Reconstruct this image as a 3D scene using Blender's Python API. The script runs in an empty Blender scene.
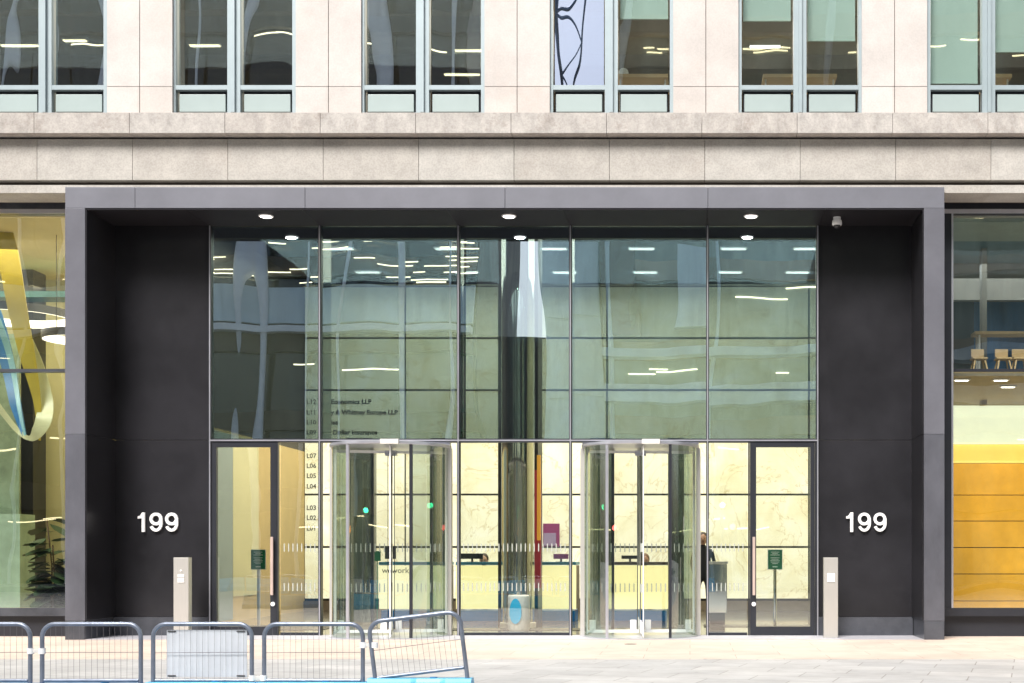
import bpy, bmesh, math, random
from mathutils import Vector, Matrix
random.seed(7)
R = math.radians
S = bpy.context.scene
COL = S.collection
# ---------------------------------------------------------------- camera model (used to lay out real planes)
CAMD, F, VX, VY, HC = 20.0, 1280.0, 690.0, 555.0, 1.3234
def X(px, Y=0.0): return (px - VX) / F * (CAMD + Y)
def Z(py, Y=0.0): return HC + (VY - py) / F * (CAMD + Y)

# ---------------------------------------------------------------- materials
def nt(name):
    m = bpy.data.materials.new(name); m.use_nodes = True
    t = m.node_tree; t.nodes.clear()
    o = t.nodes.new('ShaderNodeOutputMaterial')
    return m, t, o
def mat(name, col, rough=.6, metal=0, var=.08, scale=3.0, bump=.0, bscale=None, emit=None, es=0, stretch=(1,1,1), spec=.5, dirt=0, dirtcol=(.2,.17,.14), coat=0, grain=0, block=None):
    m, t, o = nt(name); N = t.nodes; L = t.links
    b = N.new('ShaderNodeBsdfPrincipled'); L.new(b.outputs[0], o.inputs[0])
    g = N.new('ShaderNodeNewGeometry'); mp = N.new('ShaderNodeMapping'); mp.inputs['Scale'].default_value = stretch
    L.new(g.outputs['Position'], mp.inputs[0])
    n = N.new('ShaderNodeTexNoise'); n.inputs['Scale'].default_value = scale; n.inputs['Detail'].default_value = 6; n.inputs['Roughness'].default_value = .65
    L.new(mp.outputs[0], n.inputs[0])
    r = N.new('ShaderNodeValToRGB'); r.color_ramp.elements[0].position = .3; r.color_ramp.elements[1].position = .7
    c = Vector(col)
    r.color_ramp.elements[0].color = (*[max(0, v*(1-var)) for v in c], 1); r.color_ramp.elements[1].color = (*[min(1, v*(1+var)) for v in c], 1)
    L.new(n.outputs[0], r.inputs[0]); last = r.outputs[0]
    if dirt:
        n2 = N.new('ShaderNodeTexNoise'); n2.inputs['Scale'].default_value = scale*.45; n2.inputs['Detail'].default_value = 9; n2.inputs['Roughness'].default_value = .75
        L.new(g.outputs['Position'], n2.inputs[0])
        r2 = N.new('ShaderNodeValToRGB'); r2.color_ramp.elements[0].position = .53; r2.color_ramp.elements[1].position = .75
        L.new(n2.outputs[0], r2.inputs[0])
        mu = N.new('ShaderNodeMath'); mu.operation = 'MULTIPLY'; mu.inputs[1].default_value = dirt; L.new(r2.outputs[0], mu.inputs[0])
        mx = N.new('ShaderNodeMixRGB'); mx.inputs[2].default_value = (*dirtcol, 1); L.new(mu.outputs[0], mx.inputs[0]); L.new(last, mx.inputs[1]); last = mx.outputs[0]
    if grain:
        ng = N.new('ShaderNodeTexNoise'); ng.inputs['Scale'].default_value = 38; ng.inputs['Detail'].default_value = 3; L.new(g.outputs['Position'], ng.inputs[0])
        rg_ = N.new('ShaderNodeValToRGB'); rg_.color_ramp.elements[0].position = .35; rg_.color_ramp.elements[1].position = .6
        rg_.color_ramp.elements[0].color = (1-grain, 1-grain, 1-grain, 1); rg_.color_ramp.elements[1].color = (1, 1, 1, 1); L.new(ng.outputs[0], rg_.inputs[0])
        mg = N.new('ShaderNodeMixRGB'); mg.blend_type = 'MULTIPLY'; mg.inputs[0].default_value = 1; L.new(last, mg.inputs[1]); L.new(rg_.outputs[0], mg.inputs[2]); last = mg.outputs[0]
    if block:
        of = N.new('ShaderNodeVectorMath'); of.operation = 'SUBTRACT'; of.inputs[1].default_value = (block[0], 0, block[2]); L.new(g.outputs['Position'], of.inputs[0])
        sn = N.new('ShaderNodeVectorMath'); sn.operation = 'SNAP'; sn.inputs[1].default_value = (block[1], 50, block[3]); L.new(of.outputs[0], sn.inputs[0])
        wn = N.new('ShaderNodeTexWhiteNoise'); L.new(sn.outputs[0], wn.inputs[0])
        rw = N.new('ShaderNodeValToRGB'); rw.color_ramp.elements[0].color = (.93, .91, .895, 1); rw.color_ramp.elements[1].color = (1, 1, 1, 1); L.new(wn.outputs['Value'], rw.inputs[0])
        mb_ = N.new('ShaderNodeMixRGB'); mb_.blend_type = 'MULTIPLY'; mb_.inputs[0].default_value = 1; L.new(last, mb_.inputs[1]); L.new(rw.outputs[0], mb_.inputs[2]); last = mb_.outputs[0]
    L.new(last, b.inputs['Base Color'])
    b.inputs['Roughness'].default_value = rough; b.inputs['Metallic'].default_value = metal
    b.inputs['Specular IOR Level'].default_value = spec
    if coat: b.inputs['Coat Weight'].default_value = coat; b.inputs['Coat Roughness'].default_value = .08
    if bump:
        n3 = N.new('ShaderNodeTexNoise'); n3.inputs['Scale'].default_value = bscale or scale*8; n3.inputs['Detail'].default_value = 4
        L.new(g.outputs['Position'], n3.inputs[0])
        bp = N.new('ShaderNodeBump'); bp.inputs['Strength'].default_value = bump; bp.inputs['Distance'].default_value = .01
        L.new(n3.outputs[0], bp.inputs['Height']); L.new(bp.outputs[0], b.inputs['Normal'])
    if emit: b.inputs['Emission Color'].default_value = (*emit, 1); b.inputs['Emission Strength'].default_value = es
    return m
def glow(name, col, s):
    m, t, o = nt(name); e = t.nodes.new('ShaderNodeEmission'); e.inputs[0].default_value = (*col, 1); e.inputs[1].default_value = s
    t.links.new(e.outputs[0], o.inputs[0]); return m
def glass(name, tint, refl, wave=0., wscale=.6, rough=0., stretch=(1,1,1), rcol=(1,1,1)):
    m, t, o = nt(name); N = t.nodes; L = t.links
    tr = N.new('ShaderNodeBsdfTransparent'); tr.inputs[0].default_value = (*tint, 1)
    gl = N.new('ShaderNodeBsdfGlossy'); gl.inputs['Roughness'].default_value = rough; gl.inputs[0].default_value = (*rcol, 1)
    lw = N.new('ShaderNodeLayerWeight'); lw.inputs[0].default_value = .5
    pw = N.new('ShaderNodeMath'); pw.operation = 'POWER'; pw.inputs[1].default_value = 4; L.new(lw.outputs['Facing'], pw.inputs[0])
    ma = N.new('ShaderNodeMath'); ma.operation = 'MULTIPLY_ADD'; ma.inputs[1].default_value = 1 - refl; ma.inputs[2].default_value = refl; L.new(pw.outputs[0], ma.inputs[0])
    mx = N.new('ShaderNodeMixShader'); L.new(ma.outputs[0], mx.inputs[0]); L.new(tr.outputs[0], mx.inputs[1]); L.new(gl.outputs[0], mx.inputs[2])
    L.new(mx.outputs[0], o.inputs[0])
    if wave:
        g = N.new('ShaderNodeNewGeometry'); oi = N.new('ShaderNodeObjectInfo')
        mp = N.new('ShaderNodeMapping'); mp.inputs['Scale'].default_value = stretch; L.new(g.outputs['Position'], mp.inputs[0])
        ad = N.new('ShaderNodeVectorMath'); ad.operation = 'ADD'; L.new(mp.outputs[0], ad.inputs[0])
        cb = N.new('ShaderNodeMath'); cb.operation = 'MULTIPLY'; cb.inputs[1].default_value = 37; L.new(oi.outputs['Random'], cb.inputs[0]); L.new(cb.outputs[0], ad.inputs[1])
        n = N.new('ShaderNodeTexNoise'); n.inputs['Scale'].default_value = wscale; n.inputs['Detail'].default_value = 1.2; L.new(ad.outputs[0], n.inputs[0])
        bp = N.new('ShaderNodeBump'); bp.inputs['Strength'].default_value = 1; bp.inputs['Distance'].default_value = wave
        L.new(n.outputs[0], bp.inputs['Height']); L.new(bp.outputs[0], gl.inputs['Normal'])
    return m
def onyx():
    m, t, o = nt('backlit_onyx'); N = t.nodes; L = t.links
    g = N.new('ShaderNodeNewGeometry')
    sn = N.new('ShaderNodeVectorMath'); sn.operation = 'SNAP'; sn.inputs[1].default_value = (2.367, 50, 1.23)
    of = N.new('ShaderNodeVectorMath'); of.operation = 'ADD'; of.inputs[1].default_value = (-X(304, 10), 0, -Z(599.5, 10)); L.new(g.outputs['Position'], of.inputs[0]); L.new(of.outputs[0], sn.inputs[0])
    wn = N.new('ShaderNodeTexWhiteNoise'); L.new(sn.outputs[0], wn.inputs[0])
    sc = N.new('ShaderNodeVectorMath'); sc.operation = 'SCALE'; sc.inputs['Scale'].default_value = 30; L.new(wn.outputs['Color'], sc.inputs[0])
    ad = N.new('ShaderNodeVectorMath'); ad.operation = 'ADD'; L.new(sc.outputs[0], ad.inputs[0]); L.new(g.outputs['Position'], ad.inputs[1])
    n = N.new('ShaderNodeTexNoise'); n.inputs['Scale'].default_value = .9; n.inputs['Detail'].default_value = 9; n.inputs['Roughness'].default_value = .62; n.inputs['Distortion'].default_value = .9
    L.new(ad.outputs[0], n.inputs[0])
    r = N.new('ShaderNodeValToRGB'); E = r.color_ramp.elements
    E[0].position = .30; E[0].color = (.80, .74, .46, 1); E[1].position = .56; E[1].color = (.95, .93, .70, 1)
    e = E.new(.70); e.color = (.98, .97, .84, 1); e = E.new(.44); e.color = (.90, .86, .60, 1)
    L.new(n.outputs[0], r.inputs[0])
    n2 = N.new('ShaderNodeTexNoise'); n2.inputs['Scale'].default_value = .75; n2.inputs['Detail'].default_value = 5; n2.inputs['Roughness'].default_value = .55; n2.inputs['Distortion'].default_value = 1.5; L.new(ad.outputs[0], n2.inputs[0])
    v = N.new('ShaderNodeValToRGB'); V = v.color_ramp.elements; V[0].position = .490; V[0].color = (1, 1, 1, 1); V[1].position = .512; V[1].color = (1, 1, 1, 1)
    e = V.new(.501); e.color = (.72, .62, .46, 1); L.new(n2.outputs[0], v.inputs[0])
    mv = N.new('ShaderNodeMixRGB'); mv.blend_type = 'MULTIPLY'; mv.inputs[0].default_value = .8; L.new(r.outputs[0], mv.inputs[1]); L.new(v.outputs[0], mv.inputs[2])
    st = N.new('ShaderNodeMath'); st.operation = 'MULTIPLY_ADD'; st.inputs[1].default_value = .09; st.inputs[2].default_value = .37; L.new(wn.outputs['Value'], st.inputs[0])
    b = N.new('ShaderNodeBsdfPrincipled'); b.inputs['Roughness'].default_value = .25
    L.new(mv.outputs[0], b.inputs['Emission Color']); L.new(st.outputs[0], b.inputs['Emission Strength'])
    mx = N.new('ShaderNodeMixRGB'); mx.blend_type = 'MULTIPLY'; mx.inputs[0].default_value = 1; mx.inputs[2].default_value = (.6, .6, .6, 1)
    L.new(mv.outputs[0], mx.inputs[1]); L.new(mx.outputs[0], b.inputs['Base Color']); L.new(b.outputs[0], o.inputs[0]); return m
def stone_slab(name, c1, c2, mortar, rot, bw, rh, off=(0,0,0), msize=.006, var=.5):
    m, t, o = nt(name); N = t.nodes; L = t.links
    g = N.new('ShaderNodeNewGeometry'); mp = N.new('ShaderNodeMapping'); mp.inputs['Rotation'].default_value = (0, 0, rot); mp.inputs['Location'].default_value = off
    L.new(g.outputs['Position'], mp.inputs[0])
    br = N.new('ShaderNodeTexBrick'); L.new(mp.outputs[0], br.inputs[0])
    br.inputs['Color1'].default_value = (*c1, 1); br.inputs['Color2'].default_value = (*c2, 1); br.inputs['Mortar'].default_value = (*mortar, 1)
    br.inputs['Scale'].default_value = 1; br.inputs['Mortar Size'].default_value = msize; br.inputs['Mortar Smooth'].default_value = .3
    br.inputs['Brick Width'].default_value = bw; br.inputs['Row Height'].default_value = rh
    n = N.new('ShaderNodeTexNoise'); n.inputs['Scale'].default_value = 1.3; n.inputs['Detail'].default_value = 9; n.inputs['Roughness'].default_value = .7; L.new(g.outputs['Position'], n.inputs[0])
    r = N.new('ShaderNodeValToRGB'); r.color_ramp.elements[0].position = .3; r.color_ramp.elements[1].position = .75
    r.color_ramp.elements[0].color = (1-var*.4, 1-var*.42, 1-var*.42, 1); r.color_ramp.elements[1].color = (1, 1, 1, 1); L.new(n.outputs[0], r.inputs[0])
    mx = N.new('ShaderNodeMixRGB'); mx.blend_type = 'MULTIPLY'; mx.inputs[0].default_value = 1; L.new(br.outputs[0], mx.inputs[1]); L.new(r.outputs[0], mx.inputs[2])
    vo = N.new('ShaderNodeTexVoronoi'); vo.inputs['Scale'].default_value = 2.6; L.new(g.outputs['Position'], vo.inputs[0])
    rv = N.new('ShaderNodeValToRGB'); rv.color_ramp.elements[0].position = .05; rv.color_ramp.elements[0].color = (.62, .60, .58, 1); rv.color_ramp.elements[1].position = .085; rv.color_ramp.elements[1].color = (1, 1, 1, 1); L.new(vo.outputs['Distance'], rv.inputs[0])
    m2 = N.new('ShaderNodeMixRGB'); m2.blend_type = 'MULTIPLY'; m2.inputs[0].default_value = .8; L.new(mx.outputs[0], m2.inputs[1]); L.new(rv.outputs[0], m2.inputs[2]); mx = m2
    b = N.new('ShaderNodeBsdfPrincipled'); b.inputs['Roughness'].default_value = .7; L.new(mx.outputs[0], b.inputs['Base Color'])
    bp = N.new('ShaderNodeBump'); bp.inputs['Strength'].default_value = .4; bp.inputs['Distance'].default_value = .004; bp.invert = True
    L.new(br.outputs['Fac'], bp.inputs['Height']); L.new(bp.outputs[0], b.inputs['Normal'])
    L.new(b.outputs[0], o.inputs[0]); return m

M = dict(
 stone=mat('pale_limestone', (.54,.505,.475), .8, var=.10, scale=1.7, grain=.07, block=(X(137.4, .32), (188.75/2)/F*20.32, Z(86.5, .32), 1.9), bump=.15, dirt=.45, dirtcol=(.56,.455,.39)),
 stone_lo=mat('weathered_limestone', (.43,.41,.375), .85, block=(X(37, .06), 95.4/F*20.06, 0, 9), grain=.15, var=.13, scale=2.5, bump=.3, dirt=.35, dirtcol=(.36,.31,.27)),
 cornice=mat('stained_cornice_stone', (.43,.405,.375), .85, grain=.14, var=.2, scale=6, bump=.4, dirt=.6, dirtcol=(.19,.145,.115), block=(X(34, -.12), 95.4/F*19.88, 0, 9), stretch=(1,1,.6)),
 joint=mat('dark_joint', (.09,.07,.06), .9),
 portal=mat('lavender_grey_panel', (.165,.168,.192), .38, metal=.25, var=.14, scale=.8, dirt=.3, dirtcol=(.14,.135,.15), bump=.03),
 jamb=mat('grey_jamb_panel', (.145,.146,.168), .36, metal=.25, var=.16, scale=.9, dirt=.35, dirtcol=(.11,.11,.125), bump=.03),
 portal_lo=mat('darker_grey_panel', (.105,.107,.125), .35, metal=.25, var=.28, scale=1.5, stretch=(1,1,.5), bump=.03),
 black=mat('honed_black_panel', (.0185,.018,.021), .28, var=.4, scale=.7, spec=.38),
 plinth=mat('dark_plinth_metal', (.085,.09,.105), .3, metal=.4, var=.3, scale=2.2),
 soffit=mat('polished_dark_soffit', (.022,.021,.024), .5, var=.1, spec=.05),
 winframe=mat('blue_grey_window_metal', (.30,.36,.38), .42, metal=.2, var=.05),
 winpanel=mat('pale_green_grey_panel', (.32,.385,.375), .35, var=.05, scale=1.2),
 mullion=mat('black_mullion', (.03,.032,.04), .35, metal=.3),
 silver=mat('silver_edge_metal', (.55,.55,.60), .3, metal=.7),
 steel=mat('brushed_stainless', (.62,.60,.56), .38, metal=.7, var=.06, stretch=(30,30,.6), scale=4),
 polished=mat('polished_steel', (.62,.63,.62), .07, metal=1, var=.03, bump=.05, bscale=1.2),
 white=mat('white_metal', (.80,.80,.79), .4), offwhite=mat('off_white_plastic', (.62,.60,.56), .5),
 threshold=mat('grey_granite_threshold', (.36,.355,.38), .6, var=.12, scale=6),
 onyx=onyx(),
 gold=mat('gold_timber_wall', (.62,.46,.20), .45, var=.12, scale=.8, stretch=(2,2,.4)),
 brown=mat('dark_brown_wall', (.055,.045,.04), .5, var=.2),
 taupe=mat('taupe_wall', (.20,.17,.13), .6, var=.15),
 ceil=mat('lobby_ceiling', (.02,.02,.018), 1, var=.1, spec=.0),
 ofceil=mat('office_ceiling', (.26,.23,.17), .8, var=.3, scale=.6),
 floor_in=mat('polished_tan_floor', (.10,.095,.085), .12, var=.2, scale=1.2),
 cream=mat('cream_wall', (.70,.66,.40), .7, var=.07, scale=.6),
 creamceil=mat('cream_ceiling', (.66,.55,.32), .6, var=.15, scale=.7, stretch=(1,.4,1)),
 amber=mat('glowing_amber_panel', (.50,.26,.03), .3, var=.5, scale=.6, emit=(.95,.48,.03), es=.24),  # light on the amber wall is put in as emission
 paleglow=mat('pale_backlit_panel', (.7,.78,.68), .5, emit=(.78,.88,.75), es=.5),
 yglow=mat('yellow_backlit_cove', (.8,.65,.2), .5, emit=(.95,.66,.16), es=.42),
 deskglow=mat('backlit_yellow_desk_panel', (.6,.56,.35), .35, var=.05, emit=(1.,.90,.40), es=.52),
 deskpale=mat('backlit_pale_desk_panel', (.6,.58,.42), .35, var=.05, emit=(1.,.93,.55), es=.52),
 deskdark=mat('dark_desk_top', (.10,.08,.07), .3), deskblue=mat('blue_desk_top', (.05,.25,.36), .3),
 base_reflection=mat('desk_base_painted_reflection', (.01,.20,.62), .3), dark=mat('dark_plastic', (.02,.02,.022), .4),
 lamp=glow('warm_lamp', (1.,.88,.62), 3.2), lampw=glow('white_lamp', (1.,.95,.86), 3.0), lampy=glow('strip_lamp', (1.,.86,.52), 2.6),
 ring=glow('ring_lamp', (1.,.88,.66), 2.0),
 green=mat('green_sign', (.01,.20,.085), .4, var=.02), magenta=mat('magenta_poster', (.30,.02,.14), .4), lilac=mat('lilac_print', (.40,.30,.50), .4),
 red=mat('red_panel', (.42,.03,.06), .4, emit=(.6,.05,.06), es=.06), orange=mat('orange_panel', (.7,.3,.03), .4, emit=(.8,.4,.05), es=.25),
 cyan=mat('cyan_plastic', (.02,.36,.62), .35, var=.08, scale=1.5, bump=.1, dirt=.15, dirtcol=(.1,.25,.35)),
 blue2=mat('blue_plastic', (.015,.22,.50), .35, var=.08, scale=1.5, bump=.1),
 kerbblue=mat('sky_blue_plastic', (.03,.42,.85), .35, var=.08),
 galv=mat('galvanised_tube', (.22,.25,.31), .32, metal=.6, var=.2, scale=12), wire=mat('grey_wire', (.16,.15,.16), .5, metal=.4),
 board=mat('weathered_white_board', (.55,.58,.62), .6, var=.07, scale=3, dirt=.3, dirtcol=(.40,.38,.44)),
 blind=mat('pale_green_roller_blind', (.52,.61,.57), .9, var=.05, scale=.8), blindw=mat('white_roller_blind', (.75,.80,.82), .9, var=.05, scale=.8),
 wood=mat('light_wood', (.62,.44,.24), .5, var=.12), teal=mat('teal_surface', (.04,.13,.15), .4, var=.3), steelblue=mat('blue_wall', (.02,.13,.30), .4, var=.7, scale=.8, stretch=(1,1,.3)),
 leaf=mat('dark_green_leaf', (.022,.05,.018), .5, var=.4, scale=9), bark=mat('brown_stem', (.12,.08,.05), .8), terracotta=mat('tan_planter', (.38,.27,.18), .7),
 yribbon=mat('yellow_ribbon', (.46,.37,.05), .35, var=.12), pribbon=mat('pale_ribbon', (.55,.57,.36), .35, var=.1), bribbon=mat('blue_ribbon', (.02,.16,.42), .35, var=.2), lbribbon=mat('light_blue_ribbon', (.22,.45,.55), .35),
 skin=mat('skin', (.45,.27,.19), .5, var=.03), hair=mat('dark_hair', (.03,.018,.012), .6), hair2=mat('brown_hair', (.16,.08,.04), .6), cloth=mat('black_cloth', (.015,.016,.02), .85), cloth2=mat('grey_cloth', (.16,.17,.2), .85),
 asphalt=mat('asphalt', (.06,.06,.062), .9, var=.2, scale=20), ground=mat('far_ground', (.22,.22,.21), .9),
 opp_brown=mat('bronze_cladding', (.09,.075,.06), .5, var=.8, scale=.5, stretch=(1,1,.1)), opp_teal=mat('teal_cladding', (.58,.70,.76), .3, var=.3, scale=.5, stretch=(1,1,.15)),
 opp_dark=mat('dark_window_glass', (.012,.016,.02), .05, spec=.9), opp_white=mat('white_painted_steel', (.74,.78,.84), .4),
 opp_tan=mat('tan_cladding', (.30,.27,.20), .6, var=.7, scale=.35, stretch=(1,1,.12)), txt=mat('black_lettering', (.015,.015,.015), .5), gtxt=mat('grey_lettering', (.10,.10,.09), .5), wtxt=mat('pale_lettering', (.75,.85,.78), .5),
 opp_green=mat('green_grey_glass', (.24,.30,.27), .3, var=.7, scale=.5, stretch=(1,1,.15)),
 tl_green=glow('green_signal', (.05,1.,.45), 6), tl_red=glow('red_signal', (1.,.12,.1), 6), tl_amber=glow('amber_signal', (1.,.3,.03), 6),
)
G_LOW = glass('clear_lobby_glass', (.96,.98,.96), .125, wave=.004, wscale=.7)
G_UP = glass('reflective_tinted_glass', (.55,.635,.635), .37, wave=.016, wscale=.55, stretch=(1.3,1,.35), rcol=(.80,.90,1.0))
G_OFF = glass('office_window_glass', (.76,.81,.80), .32, wave=.014, wscale=.7, stretch=(1.3,1,.45), rcol=(.85,.92,1.0))
G_OFF2 = glass('sky_reflecting_office_glass', (.6,.66,.64), .62, wave=.007, wscale=.8, stretch=(1.3,1,.5), rcol=(.50,.56,.70))
G_BLIND = glass('clearer_office_glass', (.88,.92,.90), .14, wave=.010, wscale=.7, stretch=(1.3,1,.45))
G_SHOP = glass('shop_glass', (.94,.96,.93), .13, wave=.010, wscale=.6)
G_DOOR = glass('door_glass', (.96,.975,.96), .125, wave=.004, wscale=.9)
G_CURV = glass('curved_drum_glass', (.66,.74,.68), .22, wave=.004, wscale=1.2)
G_FIN = glass('teal_glass_fin', (.10,.26,.25), .12)
FRIT = mat('white_frit_tick', (.40,.42,.38), .6)

# ---------------------------------------------------------------- mesh helpers
class MB:
    def __init__(s): s.bm = bmesh.new()
    def box(s, x0, x1, y0, y1, z0, z1, bev=0):
        r = bmesh.ops.create_cube(s.bm, size=1)
        for v in r['verts']:
            v.co = Vector(((x0+x1)/2 + v.co.x*(x1-x0), (y0+y1)/2 + v.co.y*(y1-y0), (z0+z1)/2 + v.co.z*(z1-z0)))
        if bev:
            es = list({e for v in r['verts'] for e in v.link_edges})
            bmesh.ops.bevel(s.bm, geom=es, offset=bev, segments=2, affect='EDGES', profile=.7)
        return s
    def cyl(s, a, b, r0, r1=None, n=12, caps=True):
        a, b = Vector(a), Vector(b); d = b - a
        q = d.to_track_quat('Z', 'Y').to_matrix().to_4x4()
        bmesh.ops.create_cone(s.bm, cap_ends=caps, segments=n, radius1=r0, radius2=r0 if r1 is None else r1, depth=d.length, matrix=Matrix.Translation((a+b)/2) @ q)
        return s
    def ball(s, c, r, sc=(1,1,1), n=14):
        bmesh.ops.create_uvsphere(s.bm, u_segments=n, v_segments=n//2+2, radius=r, matrix=Matrix.Translation(c) @ Matrix.Diagonal((*sc, 1))); return s
    def tube(s, pts, r, n=8, closed=False):
        pts = [Vector(p) for p in pts]; rings = []
        m = len(pts); up0 = None
        for i, p in enumerate(pts):
            d = (pts[(i+1) % m] - pts[i-1]) if closed else (pts[min(i+1, m-1)] - pts[max(i-1, 0)])
            d.normalize()
            up = Vector((0,1,0)) if abs(d.y) < .9 else Vector((1,0,0))
            u = d.cross(up).normalized(); w = d.cross(u).normalized()
            rings.append([s.bm.verts.new(p + (u*math.cos(2*math.pi*k/n) + w*math.sin(2*math.pi*k/n))*r) for k in range(n)])
        for i in range(m if closed else m-1):
            a, b = rings[i], rings[(i+1) % m]
            for k in range(n): s.bm.faces.new((a[k], a[(k+1)%n], b[(k+1)%n], b[k]))
        if not closed: s.bm.faces.new(rings[0][::-1]); s.bm.faces.new(rings[-1])
        return s
    def poly(s, pts, thick):                               # outline [(x,z)] at y=thick[0]..thick[1]
        a = [s.bm.verts.new((x, thick[0], z)) for x, z in pts]; b = [s.bm.verts.new((x, thick[1], z)) for x, z in pts]
        n = len(pts); s.bm.faces.new(a); s.bm.faces.new(b[::-1])
        for i in range(n): s.bm.faces.new((a[i], b[i], b[(i+1)%n], a[(i+1)%n]))
        return s
    def strip(s, path, w, y0, y1, closed=False):          # flat stroke of width w following (x,z) points
        P = [Vector((x, 0, z)) for x, z in path]; m = len(P); rows = []
        for i, p in enumerate(P):
            d = (P[(i+1) % m] - P[i-1]) if closed else (P[min(i+1, m-1)] - P[max(i-1, 0)])
            d.normalize(); nrm = Vector((-d.z, 0, d.x)) * w/2
            rows.append([s.bm.verts.new((q.x, y, q.z)) for q, y in ((p+nrm, y0), (p-nrm, y0), (p-nrm, y1), (p+nrm, y1))])
        for i in range(m if closed else m-1):
            a, b = rows[i], rows[(i+1) % m]
            for k in range(4): s.bm.faces.new((a[k], a[(k+1)%4], b[(k+1)%4], b[k]))
        if not closed: s.bm.faces.new(rows[0][::-1]); s.bm.faces.new(rows[-1])
        return s
    def lathe(s, prof, c, n=32):
        rings = [[s.bm.verts.new((c[0]+r*math.cos(2*math.pi*k/n), c[1]+r*math.sin(2*math.pi*k/n), c[2]+z)) for k in range(n)] for r, z in prof]
        for a, b in zip(rings, rings[1:]):
            for k in range(n): s.bm.faces.new((a[k], a[(k+1)%n], b[(k+1)%n], b[k]))
        s.bm.faces.new(rings[0][::-1]); s.bm.faces.new(rings[-1]); return s
    def build(s, name, m, parent=None, smooth=False):
        bmesh.ops.recalc_face_normals(s.bm, faces=s.bm.faces)
        me = bpy.data.meshes.new(name); s.bm.to_mesh(me); s.bm.free()
        o = bpy.data.objects.new(name, me); COL.objects.link(o)
        me.materials.append(m if not isinstance(m, str) else M[m])
        if smooth:
            for p in me.polygons: p.use_smooth = True
            me.set_sharp_from_angle(angle=R(40))
        if parent:
            o.parent = parent; o.matrix_parent_inverse = Matrix.Translation(-WL[parent.name]) if parent.type == 'EMPTY' else Matrix.Identity(4)
        return o
WL = {}                                                    # world origin of each empty (parts are modelled in world coordinates)
def tag(o, label, cat, group=None):
    o['label'] = label; o['category'] = cat
    if group: o['group'] = group
    return o
def thing(name, label, cat, loc=(0,0,0), group=None):
    o = bpy.data.objects.new(name, None); COL.objects.link(o); o.location = loc; o.empty_display_size = .2
    WL[o.name] = Vector(loc); return tag(o, label, cat, group)
def struct(name, mb, m):
    o = mb.build(name, m); o['kind'] = 'structure'; return o
def text(name, s, x, z, y, size, m, parent, align='LEFT', depth=.002, bold=0):
    c = bpy.data.curves.new(name, 'FONT'); c.body = s; c.size = size; c.align_x = align; c.extrude = depth; c.resolution_u = 2; c.offset = bold
    t = bpy.data.objects.new(name+'_curve', c); COL.objects.link(t)
    bpy.context.view_layer.update()
    me = bpy.data.meshes.new_from_object(t.evaluated_get(bpy.context.evaluated_depsgraph_get()))
    bpy.data.objects.remove(t); bpy.data.curves.remove(c)
    me.transform(Matrix.Translation((x, y, z)) @ Matrix.Rotation(R(90), 4, 'X')); me.materials.clear(); me.materials.append(M[m])
    o = bpy.data.objects.new(name, me); COL.objects.link(o)
    if parent:
        o.parent = parent; o.matrix_parent_inverse = Matrix.Translation(-WL[parent.name]) if parent.type == 'EMPTY' else Matrix.Identity(4)
    return o
def bx(px0, px1, py0, py1, y0, y1):                        # box whose front face (at y0) covers a facade rectangle
    return (X(px0, y0), X(px1, y0), y0, y1, Z(py1, y0), Z(py0, y0))

# ================================================================= SETTING
struct('ground', MB().box(-400, 400, -400, 300, -.6, -.16), 'ground')
struct('road', MB().box(-120, 120, -38, -24.5, -.3, -.13), 'asphalt')
pave = stone_slab('grey_paving_slabs', (.52,.51,.49), (.44,.435,.425), (.30,.28,.26), R(15), .9, .5, msize=.008, var=.8)
beige = stone_slab('beige_paving', (.66,.54,.45), (.60,.495,.415), (.36,.29,.23), 0, 1.2, .6, msize=.005, var=.7)
struct('pavement', MB().box(-60, 60, -24.3, 14, -.3, -.004), pave)
struct('paving_strip', MB().box(-60, 60, -3.7, 3, -.05, 0), beige)
struct('kerb', MB().box(-60, 60, -24.5, -24.3, -.3, 0), 'threshold')
struct('far_pavement', MB().box(-120, 120, -45, -38, -.3, 0), pave)

# ================================================================= OFFICE BUILDING
B = thing('office_building', 'pale stone office building with black framed glass entrance marked 199', 'building', (X(505), 5, 0))
GY = 1.0
# --- portal
xl0, xl1, xr0, xr1 = X(65), X(85), X(924), X(944.5)
zt, zs = Z(187), Z(208)
mb = MB(); seams = [xl0, X(135), X(305), X(505), X(708), xr1]
for a, b in zip(seams, seams[1:]): mb.box(a+.003, b-.003, 0, .6, zs, zt, bev=.004)
pf = mb.build('portal_frame', 'portal', B)
for a, b in ((xl0, xl1), (xr0, xr1)):
    MB().box(a, b, .0, .99, Z(434), zs-.004, bev=.004).build('portal_jamb', 'jamb', B)
    MB().box(a, b, .0, .99, Z(621)+.003, Z(434)-.005, bev=.004).build('portal_jamb', 'portal_lo', B)  # lower jamb section in a darker, more mottled grey
    MB().box(a+.004, b-.004, -.006, .99, 0, Z(621), bev=.003).build('jamb_plinth', 'plinth', B)
# inner dark lining of the reveals
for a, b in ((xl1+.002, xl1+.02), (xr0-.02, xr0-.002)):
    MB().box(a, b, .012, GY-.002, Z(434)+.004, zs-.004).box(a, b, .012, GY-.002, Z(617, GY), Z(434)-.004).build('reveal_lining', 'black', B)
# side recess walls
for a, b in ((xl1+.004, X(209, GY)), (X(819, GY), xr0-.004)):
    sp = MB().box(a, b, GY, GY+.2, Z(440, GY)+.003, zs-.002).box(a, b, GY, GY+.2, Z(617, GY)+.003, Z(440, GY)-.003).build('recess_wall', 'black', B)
    MB().box(a, b, GY-.035, GY+.2, 0, Z(617, GY)).build('recess_plinth', 'plinth', B)
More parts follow.
